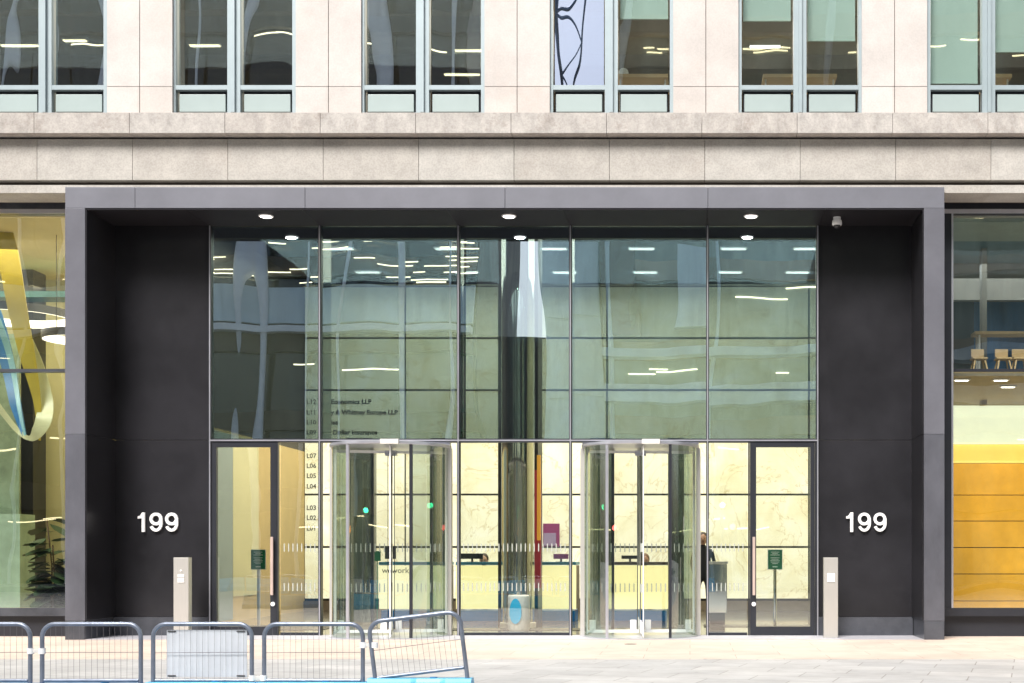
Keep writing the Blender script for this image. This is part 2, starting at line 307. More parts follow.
# soffit
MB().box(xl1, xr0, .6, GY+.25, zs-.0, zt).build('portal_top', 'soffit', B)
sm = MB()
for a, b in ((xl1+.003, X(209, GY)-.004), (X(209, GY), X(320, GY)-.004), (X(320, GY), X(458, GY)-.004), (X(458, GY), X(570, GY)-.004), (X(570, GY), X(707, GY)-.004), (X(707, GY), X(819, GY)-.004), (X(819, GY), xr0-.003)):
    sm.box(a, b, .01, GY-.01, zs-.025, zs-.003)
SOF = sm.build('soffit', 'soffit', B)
MB().box(xl1, xr0, .01, GY+.3, -.02, .006).build('threshold', 'threshold', B)
# house numbers
def digit1(mb, x, z, h):
    w = h*.15; mb.poly([(x+.20*h, z), (x+.20*h+w, z), (x+.20*h+w, z+h), (x+.20*h+.02*h, z+h), (x+.12*h, z+.84*h), (x, z+.80*h), (x, z+.68*h), (x+.20*h, z+.70*h)], (GY-.05, GY-.012))
def digit9(mb, x, z, h):
    w = .18*h; cx = x+.36*h; cz = z+.665*h
    mb.strip([(cx+.25*h*math.cos(t), cz+.25*h*math.sin(t)) for t in [2*math.pi*k/28 for k in range(28)]], w*.82, GY-.05, GY-.012, closed=True)
    pts = [(cx+.265*h, cz+.03*h)]
    for k in range(15):
        t = R(-2) - R(152)*k/14; pts.append((cx+.265*h*math.cos(t), z+.44*h+.35*h*math.sin(t)))
    mb.strip(pts, w*.78, GY-.0505, GY-.0118)
for x0 in (X(139, GY), X(846, GY)):
    h = Z(512.5, GY)-Z(532, GY); z0 = Z(532, GY)
    t = MB(); digit1(t, x0, z0, h); n = t.build('house_number', 'white', B)
    for q in (.56, 1.36):
        t = MB(); digit9(t, x0+q*h, z0, h); o = t.build('digit', 'white', n)
    n.name = 'house_number'
# --- stone courses
def course(name, py0, py1, y0, y1, m, joints, parent=B):
    mb = MB()
    xs = [-24] + [X(j, y0) for j in joints] + [14]
    for a, b in zip(xs, xs[1:]): mb.box(a+.003, b-.003, y0, y1, Z(py1, y0), Z(py0, y0), bev=.005)
    return mb.build(name, m, parent)
J = [37 + 95.4*k for k in range(-8, 14)]
course('cornice', 112.5, 133, -.12, .6, 'cornice', [J[k]-3 for k in range(0, len(J))])
course('stone_band', 139, 180, .06, .6, 'stone_lo', J)
MB().box(-24, 14, .22, .7, Z(184.5, .12)-.05, Z(133, -.12)).build('shadow_gap', 'joint', B)  # dark fill of the groove; shade under the cornice put into its colour
for a, b in ((-24, xl0-.004), (xr1+.004, 14)):
    MB().box(a, b, .06, .6, Z(193, .06), Z(185, .06), bev=.004).build('lower_band', 'stone_lo', B)
MB().box(xl0, xr1, .06, .6, zt+.002, Z(185, .06)).build('lower_band', 'stone_lo', B)
# --- upper windows + piers
PY = .32
mod = 188.75
wins = [(-16.5+mod*k) for k in range(-2, 8)]              # left px of each window
ztop = 13.2
def pier(px0, px1):
    a, c, b = X(px0, PY), X((px0+px1)/2, PY), X(px1, PY); mb = MB()
    for u, v in ((a, c-.005), (c+.005, b)):
        mb.box(u, v, PY, PY+.5, Z(112.5, -.12)-.02, Z(86.5, PY)-.004, bev=.004); mb.box(u, v, PY, PY+.5, Z(86.5, PY)+.004, ztop, bev=.004)
    p = mb.build('stone_pier', 'stone', B)
    MB().box(a+.01, b-.01, PY+.012, PY+.48, Z(113, PY), ztop-.01).build('joint_backing', 'joint', p)
lay = {2: (None, None), 3: (None, None)}
def window(px, idx):
    y = PY+.05
    e = [px, px+3.2, px+55, px+68, px+120, px+123.5]
    zb, zr0, zr1 = Z(113, y), Z(89.5, y), Z(85, y)
    mb = MB()
    xs = [X(q, y) for q in e]
    mb.box(xs[0], xs[1], y, y+.15, zb, ztop).box(xs[4], xs[5], y, y+.15, zb, ztop)
    mb.box(xs[2], xs[3], y-.0, y+.15, zb, ztop)
    xm = (xs[2]+xs[3])/2; mb.box(xm-.028, xm+.028, y-.05, y-.002, zb, ztop)
    for a, b in ((xs[1], xs[2]), (xs[3], xs[4])):
        mb.box(a+.001, b-.001, y+.004, y+.14, zr0, zr1)
        mb.box(a+.001, b-.001, y+.06, y+.14, zb, zb+.03)
        mb.box(a+.001, b-.001, y+.0042, y+.14, ztop-.12, ztop-.002)
    w = mb.build('window', 'winframe', B)
    for s, (a, b) in enumerate(((xs[1], xs[2]), (xs[3], xs[4]))):
        MB().box(a+.02, b-.02, y+.1, y+.106, zr1+.002, ztop-.12).build('pane', G_OFF2 if (idx == 3 and s == 0) else G_BLIND if idx > 2 else G_OFF, w)
        g = .045
        MB().box(a+.025, b-.025, y+.10, y+.13, zb+.02, zr0-.002).build('recess_panel', 'mullion', w)
        MB().box(a+g, b-g, y+.045, y+.098, zb+.035, zr0-.06, bev=.008).build('spandrel_panel', 'winpanel', w)
        by = {(3,0): 9, (3,1): 18, (4,0): 20, (4,1): 40, (5,0): 82.5, (5,1): 51}.get((idx, s))
        if by is not None:
            bl = MB().box(a+.03, b-.03, y+.20, y+.215, Z(by, y+.2), ztop-.1)
            bl.box(a+.03, b-.03, y+.19, y+.225, Z(by, y+.2)-.02, Z(by, y+.2)-.0005); bl.build('roller_blind', 'blindw' if (idx, s) == (3, 0) else 'blind', w)
for k, px in enumerate(wins):
    window(px, k-2)
    if k: pier(wins[k-1]+123.5, px)
MB().box(-24, 14, PY, .9, ztop, 17).build('upper_wall', 'stone', B)
# first-floor office shell
OB = .62
zf, zc = Z(112, .3)-.1, 12.35
MB().box(-24, 14, OB, 12, zf-.35, zf).build('office_floor', 'taupe', B)
MB().box(-24, 14, PY+.4, 12, zc, zc+.3).build('office_ceiling', 'ofceil', B)
MB().box(-24, 14, 11.7, 12, zf, zc).build('office_back_wall', 'brown', B)
for x in (-24, 13.8): MB().box(x, x+.2, .9, 12, 0, 17).build('end_wall', 'stone', B)
cb = MB()
for k in range(5): cb.box(-24+.1, 13.8, 2.2+2*k, 2.45+2*k, zc-.32, zc-.002)
cb.build('ceiling_beam', 'taupe', B)
MB().box(-24, 14, .7, 12, 16.8, 17.2).build('roof', 'taupe', B)
# window sill table in the office
for px0, px1 in ((763, 837), (617, 668), (990, 1012)):
    t = thing('table', {763: 'long light wood table behind the fifth upper window', 617: 'light wood ledge behind the round white object in the fourth upper window', 990: 'short light wood table behind the half lowered blind at far right'}[px0], 'table', (X((px0+px1)/2, 1.4), 1.6, zf), 'office tables')
    zt_ = Z(75.5, 1.3)
    MB().box(X(px0, 1.3), X(px1, 1.3), 1.3, 2.1, zt_-.03, zt_+.03, bev=.006).build('table_top', 'wood', t)
    for q in (px0+3, px1-3):
        for yy in (1.4, 2.0): MB().cyl((X(q, 1.3), yy, zf), (X(q, 1.3), yy, zt_-.03), .015).build('leg', 'white', t)
o = MB().cyl((X(623, 1.2), 1.35, Z(69.5, 1.2)), (X(623, 1.2), 1.40, Z(69.5, 1.2)), .085, n=24).build('round_object', 'white'); tag(o, 'small round white disc standing inside the fourth upper window', 'ornament')
# office ceiling lights
LC = 'strip lights on the upper office ceiling'
rows = [(20, 45, 5, 'lampy'), (75, 40, 3, 'lampy'), (88, 70, 6, 'lampy'), (205, 45, 4, 'lampy'), (222, 62, 3, 'lampy'), (248, 58, 6, 'lampy'), (270, 70, 4, 'lampy'), (462, 74, 5, 'lampy'), (470, 50, 4, 'lampy'), (645, 58, 3, 'lampw'), (652, 70, 5, 'lampw'), (765, 46, 4, 'lampw'), (768, 68, 2, 'lampw'), (742, 58, 2, 'lampw'), (845, 60, 4, 'lampy')]
for i, (px, py, L_, m_) in enumerate(rows):
    d = (zc-.02-HC)*F/(VY-py); yy = min(d-CAMD, 11)
    xx = X(px, yy)
    ln = .16*L_
    wn = ['first','second','third','fourth','fifth'][0 if px<110 else 1 if px<300 else 2 if px<490 else 3 if px<680 else 4]
    t = thing('ceiling_light', f'{["short","slim","small"][i%3]} lit ceiling light seen through the {wn} upper window, {"higher" if py<60 else "lower"} in the pane', 'ceiling light', (xx, yy, zc-.02), LC)
    ang = (i % 3 - 1)*.25
    MB().box(xx-ln/2-.02, xx+ln/2+.02, yy-.07, yy+.07, zc-.03, zc-.005).build('housing', 'white', t)
    MB().box(xx-ln/2, xx+ln/2, yy-.05, yy+.05, zc-.045, zc-.0305).build('diffuser', m_, t)

# --- curtain wall
mull = [210.5, 320, 458.5, 570.5, 707.5, 817.5]
ztr = Z(440.5, GY)
cw = MB()
for i, px in enumerate(mull):
    x = X(px, GY); w = .022
    cw.box(x-w, x+w, GY-.03, GY+.10, .006, zs-.026)
cw.box(X(210, GY), X(818, GY), GY-.0302, GY+.0998, ztr-.028, ztr+.028)
cwall = cw.build('curtain_wall', 'mullion', B)
for px in mull:
    x = X(px, GY); MB().box(x-.009, x+.009, GY-.04, GY-.0305, .006, zs-.027).build('silver_cap', 'silver', cwall)
MB().box(X(210, GY), X(818, GY), GY-.0395, GY-.0306, ztr-.012, ztr+.010).build('silver_cap', 'silver', cwall)
for i, (a, b) in enumerate(zip(mull, mull[1:])):
    MB().box(X(a, GY)+.022, X(b, GY)-.022, GY+.02, GY+.032, ztr+.028, zs-.026).build('upper_pane', G_UP, cwall)
for px in mull[1:-1]:
    x = X(px, GY); MB().box(x-.012, x+.012, GY+.12, GY+.62, ztr+.03, 7.6).build('glass_fin', G_FIN, cwall)
for (a, b) in ((279, 320), (458.5, 570.5), (707.5, 748.5)):
    MB().box(X(a, GY)+.02, X(b, GY)-.02, GY+.02, GY+.032, .05, ztr-.028).build('lower_pane', G_LOW, cwall)
    MB().box(X(a, GY)+.022, X(b, GY)-.022, GY-.01, GY+.09, .006, .05).build('bottom_rail', 'mullion', cwall)
    for zz, hh in ((Z(551.5, GY), .13), (Z(591, GY), .13)):
        t = MB(); n = int((b-a)/4.6)
        for k in range(n):
            xx = X(a, GY)+.06+(X(b, GY)-X(a, GY)-.1)*(k+.2)/n; t.box(xx, xx+.015, GY+.012, GY+.0195, zz, zz+hh)
        t.build('frit_marks', FRIT if hh else FRIT, cwall)
# swing doors
for (a, b, hs) in ((212.5, 276.5, 1), (750, 814.5, -1)):
    x0, x1 = X(a, GY), X(b, GY); fw = .10
    d = MB().box(x0, x0+.07, GY-.02, GY+.05, .01, ztr-.03).box(x1-.095 if hs > 0 else x1-.07, x1, GY-.02, GY+.05, .01, ztr-.03).box(x0+.0701, x1-.0951, GY-.0198, GY+.0498, ztr-.11, ztr-.03).box(x0+.0701, x1-.0951, GY-.0198, GY+.0498, .01, .15)
    if hs < 0: d.box(x0+.0702, x0+.10, GY-.0196, GY+.0496, .15, ztr-.11); d.box(x1-.095, x1-.0701, GY-.0196, GY+.0496, .01, .15); d.box(x1-.095, x1-.0701, GY-.0196, GY+.0496, ztr-.11, ztr-.03)
    door = d.build('entrance_door', 'mullion', B)
    MB().box(x0+.07, x1-.07, GY+.01, GY+.02, .15, ztr-.11).build('glass_panel', G_DOOR, door)
    hx = x1-.05 if hs > 0 else x0+.06
    MB().box(hx-.022, hx+.022, GY-.10, GY-.065, Z(595, GY), Z(537, GY), bev=.006).cyl((hx, GY-.066, Z(590, GY)), (hx, GY-.02, Z(590, GY)), .012).cyl((hx, GY-.066, Z(542, GY)), (hx, GY-.02, Z(542, GY)), .012).build('pull_handle', mat('copper_pink_handle', (.55,.43,.38), .35, metal=.3), door)
    MB().cyl((hx, GY-.045, Z(604, GY)), (hx, GY-.021, Z(604, GY)), .035, n=20).build('lock', 'white', door)
    MB().box(x0-.03, x1+.03, GY-.028, GY+.06, ztr-.0285, ztr-.0281)
    f = MB()
    for q in (x0-.018, x1+.018): f.box(q-.012, q+.012, GY-.025, GY+.06, .006, ztr-.0285)
    f.build('door_frame', 'mullion', B)
# revolving doors
def revolving(pa, pb, turn):
    x0, x1 = X(pa, GY), X(pb, GY); cx = (x0+x1)/2; r = (x1-x0)/2; cy = GY+.03
    zt2 = ztr-.15
    can = MB(); can.lathe([(r+.03, zt2+.02), (r+.04, zt2+.03), (r+.04, ztr-.082), (r+.02, ztr-.078)], (cx, cy, 0), 48)
    rd = can.build('revolving_door', 'silver', B, True)
    MB().box(x0-.03, x1+.03, GY+.0, GY+.06, ztr-.0775, ztr-.0285).build('head_rail', 'silver', rd)
    fl = MB(); fl.lathe([(r+.05, .0075), (r+.05, .012), (r, .0125)], (cx, cy, 0), 48); fl.build('floor_ring', 'silver', rd)
    half = math.asin(min(.96, .5/r))                        # opening half-angle
    def arc(a0, a1, rr, n=14): return [(cx+rr*math.cos(a0+(a1-a0)*k/n), cy+rr*math.sin(a0+(a1-a0)*k/n)) for k in range(n+1)]
    for a0, a1 in ((-math.pi, -math.pi/2-half), (-math.pi/2+half, 0), (0, math.pi/2-half), (math.pi/2+half, math.pi)):
        g = bmesh.new(); pts = arc(a0, a1, r); mbb = MB(); prev = None
        for (x, y) in pts:
            c = (mbb.bm.verts.new((x, y, .013)), mbb.bm.verts.new((x, y, zt2+.02)))
            if prev: mbb.bm.faces.new((prev[0], c[0], c[1], prev[1]))
            prev = c
        g.free(); mbb.build('drum_glass', G_CURV, rd, True)
    for s in (-1, 1):
        for f_ in (-1, 1):
            a = f_*math.pi/2 + s*half; px_, py_ = cx+r*math.cos(a), cy+r*math.sin(a)
            MB().box(px_-.022, px_+.022, py_-.03, py_+.03, .012, zt2+.02).build('drum_post', ('silver' if s*f_ > 0 else 'mullion') if f_ < 0 else 'mullion', rd)
    for s in (-1, 1):
        xx = cx+s*(r+.03); MB().box(xx-.03, xx+.03, cy-.05, cy+.05, .012, zt2+.02).build('side_post', 'steel', rd)
    MB().cyl((cx, cy, .012), (cx, cy, zt2+.02), .014, n=16).build('shaft', 'steel', rd, True)
    for k in range(4):
        a = k*math.pi/2 + R(turn); d = Vector((math.cos(a), math.sin(a), 0)); n_ = Vector((-d.y, d.x, 0))
        def pl(u0, u1, z0, z1, t, m, name):
            mm = MB(); mm.box(u0, u1, -t/2, t/2, z0, z1)
            bmesh.ops.transform(mm.bm, matrix=Matrix.Translation((cx, cy, 0)) @ Matrix.Rotation(a, 4, 'Z'), verts=mm.bm.verts); return mm
        L_ = r-.03
        lf = MB()
        for (u0, u1, z0, z1) in ((.03, L_-.04, .05, .10), (.03, L_-.04, zt2-.06, zt2-.015), (L_-.04, L_, .03, zt2-.01)):
            lf.box(u0, u1, -.008, .008, z0, z1)
        for u in (.07, L_-.16): lf.box(u, u+.10, -.016, .016, .101, .26, bev=.006)
        bmesh.ops.transform(lf.bm, matrix=Matrix.Translation((cx, cy, 0)) @ Matrix.Rotation(a, 4, 'Z'), verts=lf.bm.verts)
        leaf = lf.build('door_leaf', 'white', rd)
        ist = MB().box(.045, .057, -.008, .008, .10, zt2-.06); bmesh.ops.transform(ist.bm, matrix=Matrix.Translation((cx, cy, 0)) @ Matrix.Rotation(a, 4, 'Z'), verts=ist.bm.verts); ist.build('inner_stile', 'mullion', leaf)
        pl(.05, L_-.04, .10, zt2-.06, .008, None, '').build('pane', G_DOOR, leaf) if False else None
        q = pl(.05, L_-.04, .10, zt2-.06, .008, None, ''); qo = q.build('leaf_glass', G_DOOR, rd)
        t = MB()
        for zz in (Z(552, GY), Z(592, GY)):
            u = .1
            while u < L_-.08: t.box(u, u+.016, -.008, -.005, zz, zz+.14); u += .075
        bmesh.ops.transform(t.bm, matrix=Matrix.Translation((cx, cy, 0)) @ Matrix.Rotation(a, 4, 'Z'), verts=t.bm.verts)
        t.build('frit_marks', FRIT, rd)
    MB().box(cx-.09, cx+.09, cy-.06, cy+.06, zt2-.10, zt2-.016).build('top_bearing', 'silver', rd)
    MB().box(cx+.06, cx+.34, cy-r-.06, cy-r-.0, zt2+.015, ztr-.06).build('sensor', 'offwhite', rd)
revolving(333.5, 448, 12); revolving(584, 697, 5)

# --- shopfronts
SY = .75
def shop(a, b, side):
    x0, x1 = X(a, SY), X(b, SY)
    f = MB()
    zh0, zh1 = Z(213.5, SY), Z(203, SY); zb = Z(608, SY); zm = Z(370, SY)
    f.box(x0, x1, SY, SY+.15, zh0, zh1)
    f.box(x0, x1, SY-.02, SY+.15, zb-.13, zb)
    je = x1 if side < 0 else x0
    if side > 0: f.box(x0, x0+.12, SY+.001, SY+.15, zb, zh0)
    f.box(x0, x1, SY+.01, SY+.14, zm-.03, zm+.02)
    s = f.build('shopfront', 'plinth' if side < 0 else 'mullion', B)
    MB().box(x0, x1, SY-.012, SY-.001, zh0, zh0+.07).build('head_trim', 'silver', s)
    if side > 0:
        MB().box(x0+.12, x0+.15, SY-.01, SY+.1, zb, zh0).build('jamb_trim', 'silver', s)
    MB().box(x0, x1, SY+.05, SY+.062, zb, zh0).build('shop_pane', G_SHOP, s)
    MB().box(x0, x1, SY+.1, SY+.3, 0, zb-.13).build('stall_riser', 'mullion', B)
    MB().box(x0, x1, .6, SY+.3, zh1, Z(193, .06)+.2).build('head_recess', 'joint', B)
shop(-420, 66, -1); shop(944, 1400, 1)

# ================================================================= LOBBY
LX0, LX1, LB = -9.05, 3.35, 10.0
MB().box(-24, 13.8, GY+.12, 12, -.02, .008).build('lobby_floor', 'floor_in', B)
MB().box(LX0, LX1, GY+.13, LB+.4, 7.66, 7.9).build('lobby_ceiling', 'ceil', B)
mb = MB(); ny = [599.5, 547, 494.5, 442, 390, 338, 286, 270]; nx = [304, 405, 506, 607, 708, 809, 860]
for i in range(len(nx)-1):
    for j in range(len(ny)-1):
        mb.box(X(nx[i], LB)+.022, X(nx[i+1], LB)-.022, LB, LB+.05, Z(ny[j], LB)+.024, min(7.66, Z(ny[j+1], LB)-.024))
bw = mb.build('onyx_wall', 'onyx', B)
MB().box(LX0-.2, LX1+.3, LB+.06, LB+.3, 0, 7.9).build('wall_backing', 'dark', B)
MB().box(LX0, LX1, LB-.03, LB+.05, .01, Z(601, LB)).build('wall_skirting', 'taupe', B)
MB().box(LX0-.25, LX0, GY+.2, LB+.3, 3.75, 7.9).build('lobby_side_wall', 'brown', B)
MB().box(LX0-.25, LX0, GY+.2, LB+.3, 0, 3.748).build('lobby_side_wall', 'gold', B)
MB().box(LX1, LX1+.2, GY+.2, LB+.3, 0, 7.9).build('lobby_side_wall', 'cream', B)
MB().box(LX0+.001, LX0+.02, 5.3, 6.8, .5, 3.7).build('side_wall_panel', 'cream', B)
MB().box(LX0+.001, LX0+.02, 2, 5.29, .05, 3.7).build('side_wall_panel', 'winpanel', B)
MB().box(X(206, 1.75), X(822, 1.75), 1.75, 1.85, Z(238, 1.75), 7.66).build('soffit_reflection_board', 'dark', B)  # added dark board; stands in for the soffit's dark reflection in the glass
# directory lettering
dr = [(401, 'L12', 'Economics LLP', 331), (411.5, 'L11', 'y & Whitney Europe LLP', 331), (421.5, 'L10', 'ies', 331), (431.5, 'L09', 'Dollar Insurance', 333), (455, 'L07', '', 0), (465, 'L06', '', 0), (475, 'L05', '', 0), (485.5, 'L04', '', 0), (507, 'L03', '', 0), (517, 'L02', '', 0), (527.5, 'L01', '', 0)]
for py, a, b, px in dr:
    z = Z(py+3, LB)
    text('lettering', a, X(306.5, LB), z, LB-.006, .155, 'txt' if py < 440 else 'gtxt', bw, bold=.003)
    if b: text('lettering', b, X(px, LB), z, LB-.006, .155, 'txt', bw, bold=.005)
# lobby ceiling lights
def clight(x, y, w, d, z, lab, g, m_='lampw'):
    t = thing('ceiling_light', lab, 'ceiling light', (x, y, z), g)
    MB().box(x-w/2-.03, x+w/2+.03, y-d/2-.03, y+d/2+.03, z-.02, z-.002).build('housing', 'white', t)
    MB().box(x-w/2, x+w/2, y-d/2, y+d/2, z-.03, z-.0205).build('diffuser', m_, t)
gl = 'square lights in the lobby ceiling'
for ix, x in enumerate((-7.2, -5.0, -2.8, -1.0, .9, 2.4)):
    for iy, y in enumerate((4.2, 6.4, 8.6)):
        clight(x, y, .5, .16, 7.658, f'{["leftmost","second","third","fourth","fifth","rightmost"][ix]} lit lobby ceiling light in the {["front","middle","back"][iy]} row above the onyx wall', gl)
def area(name, loc, sx, sy, e, col=(1,.9,.72), rot=(0,0,0)):
    l = bpy.data.lights.new(name, 'AREA'); l.shape = 'RECTANGLE'; l.size = sx; l.size_y = sy; l.energy = e; l.color = col
    o = bpy.data.objects.new(name, l); COL.objects.link(o); o.location = loc; o.rotation_euler = rot; o.visible_glossy = True; return o
area('lobby_ceiling_lamp', (-3, 6, 7.5), 11, 6, 700)
area('office_ceiling_lamp', (-5, 5, zc-.35), 30, 6, 850)

# columns
colm = thing('column', 'round polished steel column reflecting the street inside the lobby', 'column', (X(518, 3.4), 3.4, 0))
cxx = X(518, 3.4)
MB().cyl((cxx, 3.4, .008), (cxx, 3.4, 7.66), .30, n=48).build('shaft', 'polished', colm, True)
MB().lathe([(.33, 0), (.33, .08), (.305, .09)], (cxx, 3.4, .008), 48).build('base_ring', 'steel', colm)
MB().box(X(498, 4.2), X(538, 4.2), 4.2, 4.9, .008, 7.66).build('core_wall', 'dark', B)
MB().box(X(531, 4.15), X(541, 4.15), 4.12, 4.198, .7, Z(470, 4.12)).build('red_panel', 'red', B)
MB().box(X(537, 4.05), X(540.5, 4.05), 4.05, 4.1, 1.6, Z(455, 4.05)).build('orange_edge', 'orange', B)
# dark green upright blocks near the revolving doors
for a, b in ((346, 371), (431, 447), (590, 612), (668, 684)):
    MB().box(X(a, 8.6), X(b, 8.6), 8.6, 9.1, .008, Z(438, 8.6)).build('dark_upright', mat('dark_green_gloss', (.07,.085,.075), .12, var=.5, scale=1.5), B)

# bin
b = thing('bin', 'white round bin with cyan panel in front of the steel column', 'bin', (cxx, 2.3, .008))
bxc = X(518, 2.2)
MB().lathe([(.17, 0), (.19, .03), (.19, .60), (.17, .62)], (bxc, 2.3, .008), 32).build('bin_body', 'offwhite', b, True)
q = MB()
q.poly([(bxc+.105*math.cos(t)-.03, .33+(.24 if math.sin(t) > 0 else .20)*math.sin(t)) for t in [2*math.pi*k/20 for k in range(20)]], (2.09, 2.13)); q.build('cyan_panel', 'cyan', b)

# reception desks
def desk(a, b, lab, glowm, topm, cat='desk'):
    y = 5.3; t = thing('reception_desk', lab, cat, (X((a+b)/2, y), y+.4, .008), 'reception desks')
    x0, x1 = X(a, y), X(b, y)
    MB().box(x0, x1, y, y+.04, Z(609, y), Z(565.5, y), bev=.004).build('front_panel', glowm, t)
    MB().box(x0, x1, y-.02, y+.85, Z(565, y), Z(562, y)).build('desk_top', topm, t)
    MB().box(x0+.03, x1-.03, y+.06, y+.8, .01, Z(610, y)-.01).build('plinth', 'base_reflection', t)  # blue of the base imitates the street reflection low in the glass
    MB().box(x0, x0+.04, y+.042, y+.8, Z(609, y), Z(565.5, y)).box(x1-.04, x1, y+.042, y+.8, Z(609, y), Z(565.5, y)).build('side_panel', 'taupe', t)
    return t
d1 = desk(379, 446, 'backlit pale yellow reception desk with blue top seen through left revolving door', 'deskpale', 'deskblue')
text('lettering', 'wework', X(382, 5.3), Z(573, 5.3), 5.296, .16, 'txt', d1, depth=.003)
d2 = desk(456, 576, 'backlit yellow reception desk with blue top behind the steel column', 'deskglow', 'deskblue')
d3 = desk(606, 668, 'backlit yellow reception desk with dark top seen through right revolving door', 'deskglow', 'deskdark')
def monitor(px, w, h, y, lab, zb=None, m='dark'):
    x = X(px, y); z = Z(562, 5.3)
    t = thing('monitor', lab, 'monitor', (x, y, z), 'monitors on the reception desks')
    MB().box(x-w/2, x+w/2, y-.015, y+.015, z+.06, z+.06+h, bev=.006).build('screen', m, t)
    MB().box(x-.02, x+.02, y+.016, y+.03, z+.006, z+.12).box(x-.1, x+.1, y-.06, y+.08, z+.001, z+.0055).build('stand', 'dark', t)
monitor(390.5, .22, .26, 5.6, 'upright dark monitor on the left reception desk')
monitor(472, .44, .11, 5.55, 'low wide dark monitor on the desk left of the steel column')
monitor(561, .30, .10, 5.55, 'low dark red screen on the desk right of the steel column', m='magenta')
monitor(630, .34, .07, 5.55, 'low dark monitor beside the seated person on the right desk')
# green counter sign
t = MB().box(X(374, 5.3), X(380.5, 5.3), 5.3, 5.32, Z(561, 5.3), Z(551, 5.3)).box(X(376.6, 5.3), X(377.6, 5.3), 5.305, 5.32, Z(621, 5.3), Z(561, 5.3)).build('small_sign', 'green'); tag(t, 'small plain green sign standing left of the lettered desk', 'sign')
t = MB().box(X(543, 9.9), X(559.5, 9.9), 9.9, 9.94, Z(546.5, 9.9), Z(523.5, 9.9)).build('poster', 'magenta'); tag(t, 'magenta poster with lilac picture on the onyx wall right of the column', 'poster')
WL[t.name] = Vector((0,0,0))
MB().box(X(543.6, 9.9), X(556, 9.9), 9.885, 9.899, Z(545.5, 9.9), Z(533, 9.9)).build('poster_picture', 'lilac', t)

# people
def person(x, y, lab, top, hair, seated=False, face=-1, zfl=.008):
    zz = zfl
    t = thing('person', lab, 'person', (x, y, zz))
    hip = .50 if seated else .92
    J_ = {'pel': (0,0,hip), 'sp': (0,0,hip+.25), 'ch': (0,0,hip+.44), 'nk': (0,0,hip+.55), 'hd': (0,-.01,hip+.63)}
    V = [J_['pel'], J_['sp'], J_['ch'], J_['nk'], J_['hd']]; E = [(0,1),(1,2),(2,3),(3,4)]; Rr = [.15,.13,.15,.055,.05]
    for s in (-1, 1):
        i = len(V)
        V += [(s*.17,0,hip+.47), (s*.23,.0,hip+.22), (s*.20,-.20,hip+.10 if not seated else hip+.26), (s*.17,-.28,hip+.12 if not seated else hip+.27)]
        Rr += [.06,.045,.035,.03]; E += [(2,i),(i,i+1),(i+1,i+2),(i+2,i+3)]
        i = len(V)
        if seated: V += [(s*.1,-.02,hip), (s*.11,-.42,hip), (s*.11,-.42,.08), (s*.11,-.56,.04)]
        else: V += [(s*.1,0,hip-.05), (s*.105,-.01,hip-.45), (s*.11,.01,.08), (s*.11,-.12,.04)]
        Rr += [.09,.065,.045,.035]; E += [(0,i),(i,i+1),(i+1,i+2),(i+2,i+3)]
    me = bpy.data.meshes.new('body'); me.from_pydata([(x+a, y+b, zz+c) for a, b, c in V], E, []); me.update()
    o = bpy.data.objects.new('body', me); COL.objects.link(o); o.parent = t; o.matrix_parent_inverse = Matrix.Translation(-WL[t.name]); me.materials.append(M[top])
    sk = o.modifiers.new('Skin', 'SKIN'); sk.use_smooth_shade = True
    for k, rr in enumerate(Rr): me.skin_vertices[0].data[k].radius = (rr, rr*.8)
    me.skin_vertices[0].data[0].use_root = True
    o.modifiers.new('Sub', 'SUBSURF').levels = 1; o.modifiers['Sub'].render_levels = 1
    hz = zz+hip+.71
    h = MB().ball((x, y-.02, hz), .105, (.78,.95,1.12), 20).ball((x, y-.125, hz-.01), .018, (.7,1,1.3), 8)
    for s in (-1, 1): h.ball((x+s*.082, y-.01, hz-.005), .025, (.4,.8,1.2), 8)
    hd = h.build('head', 'skin', t, True)
    hr = MB().ball((x, y+.01, hz+.03), .112, (.84,.98,1.02), 20); hr.build('hair', hair, t, True)
    fe = MB()
    for s in (-1, 1): fe.ball((x+s*.032, y-.112, hz+.005), .009, (1.3,.6,.7), 6)
    fe.box(x-.022, x+.022, y-.117, y-.108, hz-.06, hz-.052); fe.build('face_features', 'hair', t)
    for s in (-1, 1):                                       # hands with fingers
        hx, hy, hzz = x+s*.17, y-.30, zz+(hip+.12 if not seated else hip+.27)
        hb = MB().ball((hx, hy-.03, hzz), .04, (.9,1.1,.4), 10)
        for k in range(4): hb.tube([(hx-.027+.018*k, hy-.05, hzz), (hx-.029+.019*k, hy-.085-.006*(1 if k in (1,2) else 0), hzz-.004), (hx-.03+.02*k, hy-.11-.008*(1 if k in (1,2) else 0), hzz-.02)], .0085, 6)
        hb.tube([(hx-s*.03, hy-.01, hzz), (hx-s*.05, hy-.04, hzz-.004), (hx-s*.048, hy-.065, hzz-.012)], .010, 6)
        hb.build('hand', 'skin', t, True)
    return t
person(X(484, 6.3), 6.3, 'person with dark hair seated behind the desk left of the steel column', 'cloth2', 'hair', True)
person(X(645, 6.2), 6.2, 'brown haired person seated behind the dark topped reception desk', 'cloth', 'hair2', True)
person(X(703, 5.2), 5.2, 'standing person in dark clothes behind the steel cabinet on the right', 'cloth', 'hair')
